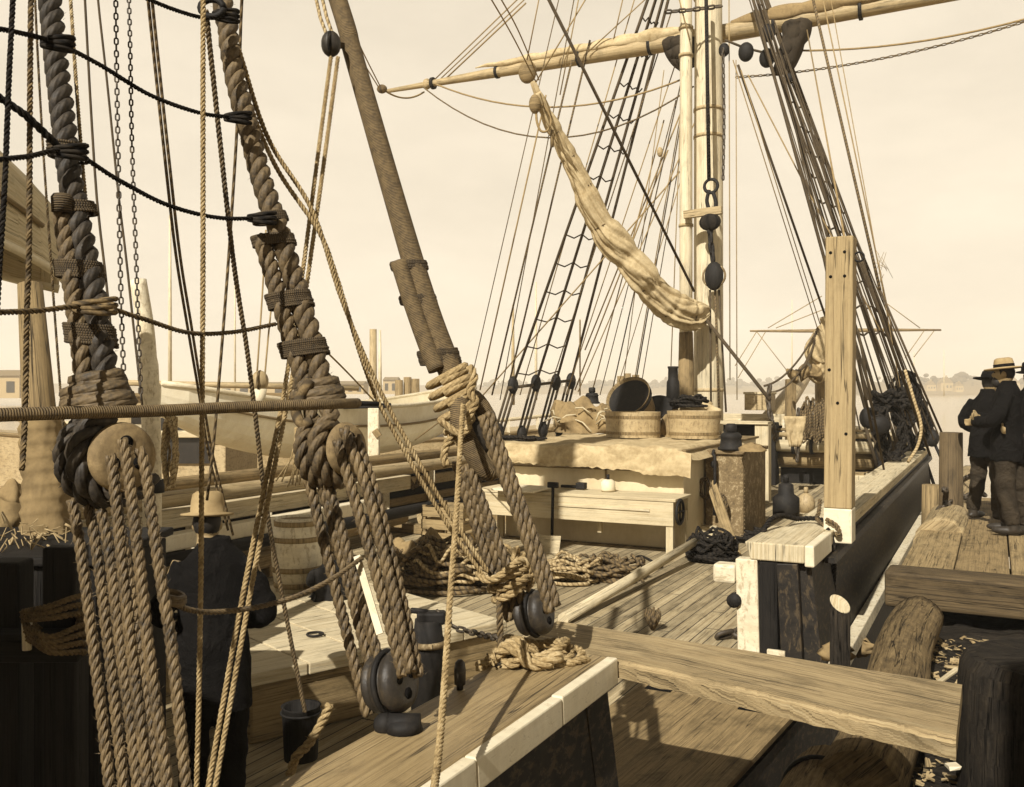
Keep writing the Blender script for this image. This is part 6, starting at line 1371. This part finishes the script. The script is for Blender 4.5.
# ================================================================== PEOPLE
FOLD = bpy.data.textures.new('cloth_folds', 'CLOUDS'); FOLD.noise_scale = .16; FOLD.noise_depth = 3
def folds(o, st):
    d = o.modifiers.new('folds', 'DISPLACE'); d.texture = FOLD; d.texture_coords = 'GLOBAL'; d.strength = st; d.mid_level = .5; return o
def person(base, yaw, H, lb, jacket='coat', trous='trousers', hat='felt', arms=None, lean=0.0, leglift=((0, 0), (0, 0)), hatbrim=.17, crown=.11, headturn=0, headx=0, beard=False, group=None, band=True, coatlen=.74, collar=None, headfwd=0):
    """base: ground point; yaw: direction the body faces (0 = +Y); arms: ((elbow),(hand)) x2 in (right, fwd, up)*H units"""
    t = thing('person', lb, 'person', base, group); k = H/1.75; Rz = Matrix.Rotation(yaw, 3, 'Z')
    def L(x, y, z):
        zz = z; yy = y+math.sin(lean)*max(0, z-.92)+0; zz = z if z < .92 else .92+(z-.92)*math.cos(lean)
        return Vector(base)+Rz @ Vector((x, yy, zz))*k
    arms = arms or (((.27, -.02, 1.16), (.25, .10, .92)), ((-.27, -.02, 1.16), (-.25, .10, .92)))
    sh = [(.185, 0, 1.42), (-.185, 0, 1.42)]
    hc = (headx, .035+headfwd, 1.625)
    RH = Rz @ Matrix.Rotation(headturn, 3, 'Z')
    # body: one continuous remeshed surface
    b = MB()
    b.ell(L(*hc), (.074*k, .095*k, .115*k), RH, 18, 12); b.ell(L(*hc)+RH @ Vector((0, .03, -.06))*k, (.055*k, .065*k, .06*k), RH)
    b.ell(L(*hc)+RH @ Vector((0, .098, -.015))*k, (.014*k, .022*k, .026*k), RH, 8, 6)
    for s in (-1, 1): b.ell(L(*hc)+RH @ Vector((.076*s, -.005, -.005))*k, (.012*k, .022*k, .033*k), RH, 8, 6)
    b.tube([L(0, 0, 1.38), L(hc[0], hc[1]*.5, 1.50), L(hc[0], hc[1], 1.56)], [.075*k, .058*k, .056*k], 12)
    b.ell(L(0, 0, 1.23), (.15*k, .10*k, .20*k), Rz); b.ell(L(0, 0, 1.0), (.155*k, .11*k, .16*k), Rz)
    feet = []
    for s, (lx, ly) in zip((1, -1), leglift):
        hip, kn, an = L(.09*s, 0, .92), L((.10*s+lx*.5), .03+ly*.5, .50), L(.10*s+lx, -.02+ly, .08)
        b.tube(crs([hip, kn, an], 6), [.085*k-.04*k*i/12 for i in range(13)], 12); feet.append((an, s))
        b.ell(an+Rz @ Vector((0, .06, -.035))*k, (.042*k, .12*k, .04*k), Rz)
    hands = []
    for (el, ha), s0 in zip(arms, sh):
        P = crs([L(*s0), L(*el), L(*ha)], 6); b.tube(P, [.05*k-.022*k*i/12 for i in range(13)], 10)
        d = (L(*ha)-L(*el)).normalized(); Bm = basis(d, UP); pc = L(*ha)+d*.05*k; b.ell(pc, (.052*k, .02*k, .04*k), Bm, 10, 8)
        for q in range(4):
            o = Bm.col[2]*(.030-.02*q)*k; ln = (.075, .085, .08, .06)[q]*k; st = pc+d*.035*k+o
            b.tube([st, st+d*ln*.5+Bm.col[1]*.012*k, st+d*ln*.8+Bm.col[1]*.038*k], [.0105*k, .010*k, .008*k], 7)
        st = pc+Bm.col[2]*.030*k-d*.01*k; b.tube([st, st+Bm.col[2]*.03*k+d*.03*k, st+Bm.col[2]*.028*k+d*.06*k], [.013*k, .012*k, .009*k], 7)
        hands.append(pc)
    body = remesh(b.build('body', 'skin', t), .009*k, 2)
    # trousers
    m = MB()
    m.ell(L(0, 0, .93), (.165*k, .125*k, .14*k), Rz)
    for s, (lx, ly) in zip((1, -1), leglift): m.tube(crs([L(.085*s, 0, .93), L(.10*s+lx*.5, .035+ly*.5, .50), L(.105*s+lx, -.02+ly, .10)], 8), [.112*k-.040*k*i/16+.006*k*math.sin(i*1.9) for i in range(17)], 14)
    folds(remesh(m.build('trousers', trous, t), .011*k, 2), .030)
    # jacket: lofted torso and sleeves
    m = MB(); prof = [(coatlen, .218, .170), (coatlen+.1, .212, .166), (.98, .200, .158), (1.06, .188, .142), (1.2, .195, .140), (1.32, .205, .140), (1.42, .190, .120), (1.47, .135, .105), (1.52, .088, .088), (1.56, .080, .082)]
    loft(m, [[L(rx*math.cos(6.283*i/24), ry*math.sin(6.283*i/24), z+.008*math.sin(i*1.7)*(1 if z < .9 else 0)) for i in range(24)] for z, rx, ry in prof], True, True)
    for (el, ha), s0 in zip(arms, sh):
        P = crs([L(s0[0]*.85, s0[1], s0[2]-.01), L(*el), L(*ha)], 8); m.tube(P, [.078*k-.026*k*i/16+.005*k*math.sin(i*2.3) for i in range(17)], 14)
    folds(remesh(m.build('jacket', jacket, t), .011*k, 2), .034)
    MB().grid(lambda s_, v_: L((-.018+.036*s_), -.150-.012*math.sin(3.14*v_)+0, 1.30-.42*v_), 2, 10).build('back_seam', jacket, t) if False else None
    if collar: MB().tube([L(.085*math.cos(6.283*i/20), .005+.085*math.sin(6.283*i/20), 1.505+.02*math.sin(6.283*i/20)) for i in range(21)], .022*k, 8, cap=False).build('collar', collar, t)
    for an, s in feet:
        q = MB(); q.ell(an+Rz @ Vector((0, .065, -.038))*k, (.052*k, .145*k, .045*k), Rz); q.tube([an-UP*.04*k, an+UP*.08*k], .056*k, 12); remesh(q.build('shoe', 'boot', t), .012*k, 2)
    # hair, eyes, hat
    MB().ell(L(*hc)+RH @ Vector((0, -.012, .012))*k, (.081*k, .092*k, .10*k), RH).build('hair', 'hair', t)
    if beard: MB().ell(L(*hc)+RH @ Vector((0, .065, -.085))*k, (.055*k, .05*k, .06*k), RH).build('beard', 'hair', t)
    e = MB()
    for s in (-1, 1): e.ell(L(*hc)+RH @ Vector((.031*s, .084, .012))*k, (.013*k, .010*k, .007*k), RH, 8, 6)
    e.build('eyes', 'hole', t); MB().ell(L(*hc)+RH @ Vector((0, .098, -.062))*k, (.024*k, .008*k, .006*k), RH, 8, 6).build('mouth', 'boot', t)
    hb = L(*hc)+UP*.055*k; ax = (UP+RH @ Vector((0, .10, 0))).normalized()
    ht = MB().lathe([(0, .005), (.085*k, .0), (hatbrim*.8*k, -.012*k), (hatbrim*k, -.004*k), (hatbrim*.99*k, .006*k), (.096*k, .014*k), (.093*k, crown*.6*k), (.084*k, crown*.95*k), (.06*k, crown*1.08*k), (0, crown*1.0*k)], hb, ax, 28).build('hat', hat, t)
    if band: MB().lathe([(.097*k, .012*k), (.0995*k, .014*k), (.098*k, .045*k), (.0955*k, .045*k)], hb, ax, 28).build('hat_band', 'felt', ht)
    return t
# sailor at left, back to the camera
sp = W(212, 740, 4.35); 
person(Vector((sp.x, sp.y, DECK)), YAW+math.radians(10), 1.43,  'sailor in dark coat and pale hat seen from behind at left, head bent forward', hat='straw', jacket='coat', lean=.22, hatbrim=.150, crown=.125, band=False, headfwd=.03, headx=-.055, arms=(((.285, .06, 1.12), (.16, .26, 1.02)), ((-.285, .06, 1.12), (-.16, .26, 1.02))), coatlen=.60, collar='coat')
stz = WHARF
m1 = G(986, 519, stz); m2_ = G(1008, 533, stz); m3 = G(1034, 535, stz)
person(m1, YAW+math.radians(-62), 1.70, 'man in dark jacket and dark wide hat, leftmost of the three on the wharf', trous='trouserb', hat='felt', lean=.05, hatbrim=.185, crown=.09, headturn=.15, arms=(((.29, -.06, 1.15), (.14, .22, 1.02)), ((-.29, -.04, 1.15), (-.12, .24, 1.02))), leglift=((.02, .06), (-.02, -.05)))
person(m2_, YAW+math.radians(58), 1.80, 'bearded man in pale straw hat facing left with folded arms on the wharf', trous='trouserb', hat='straw', beard=True, hatbrim=.19, crown=.10, arms=(((.31, .10, 1.16), (.02, .27, 1.18)), ((-.31, .10, 1.16), (-.02, .30, 1.13))), leglift=((.02, .03), (-.03, -.04)))
person(m3, YAW+math.radians(120), 1.76, 'man at the right edge of the picture, mostly cut off, in dark coat', trous='trouserb', hat='felt', hatbrim=.15, crown=.1, arms=(((.29, .02, 1.14), (.18, .24, 1.10)), ((-.29, .02, 1.14), (-.18, .26, 1.06))))
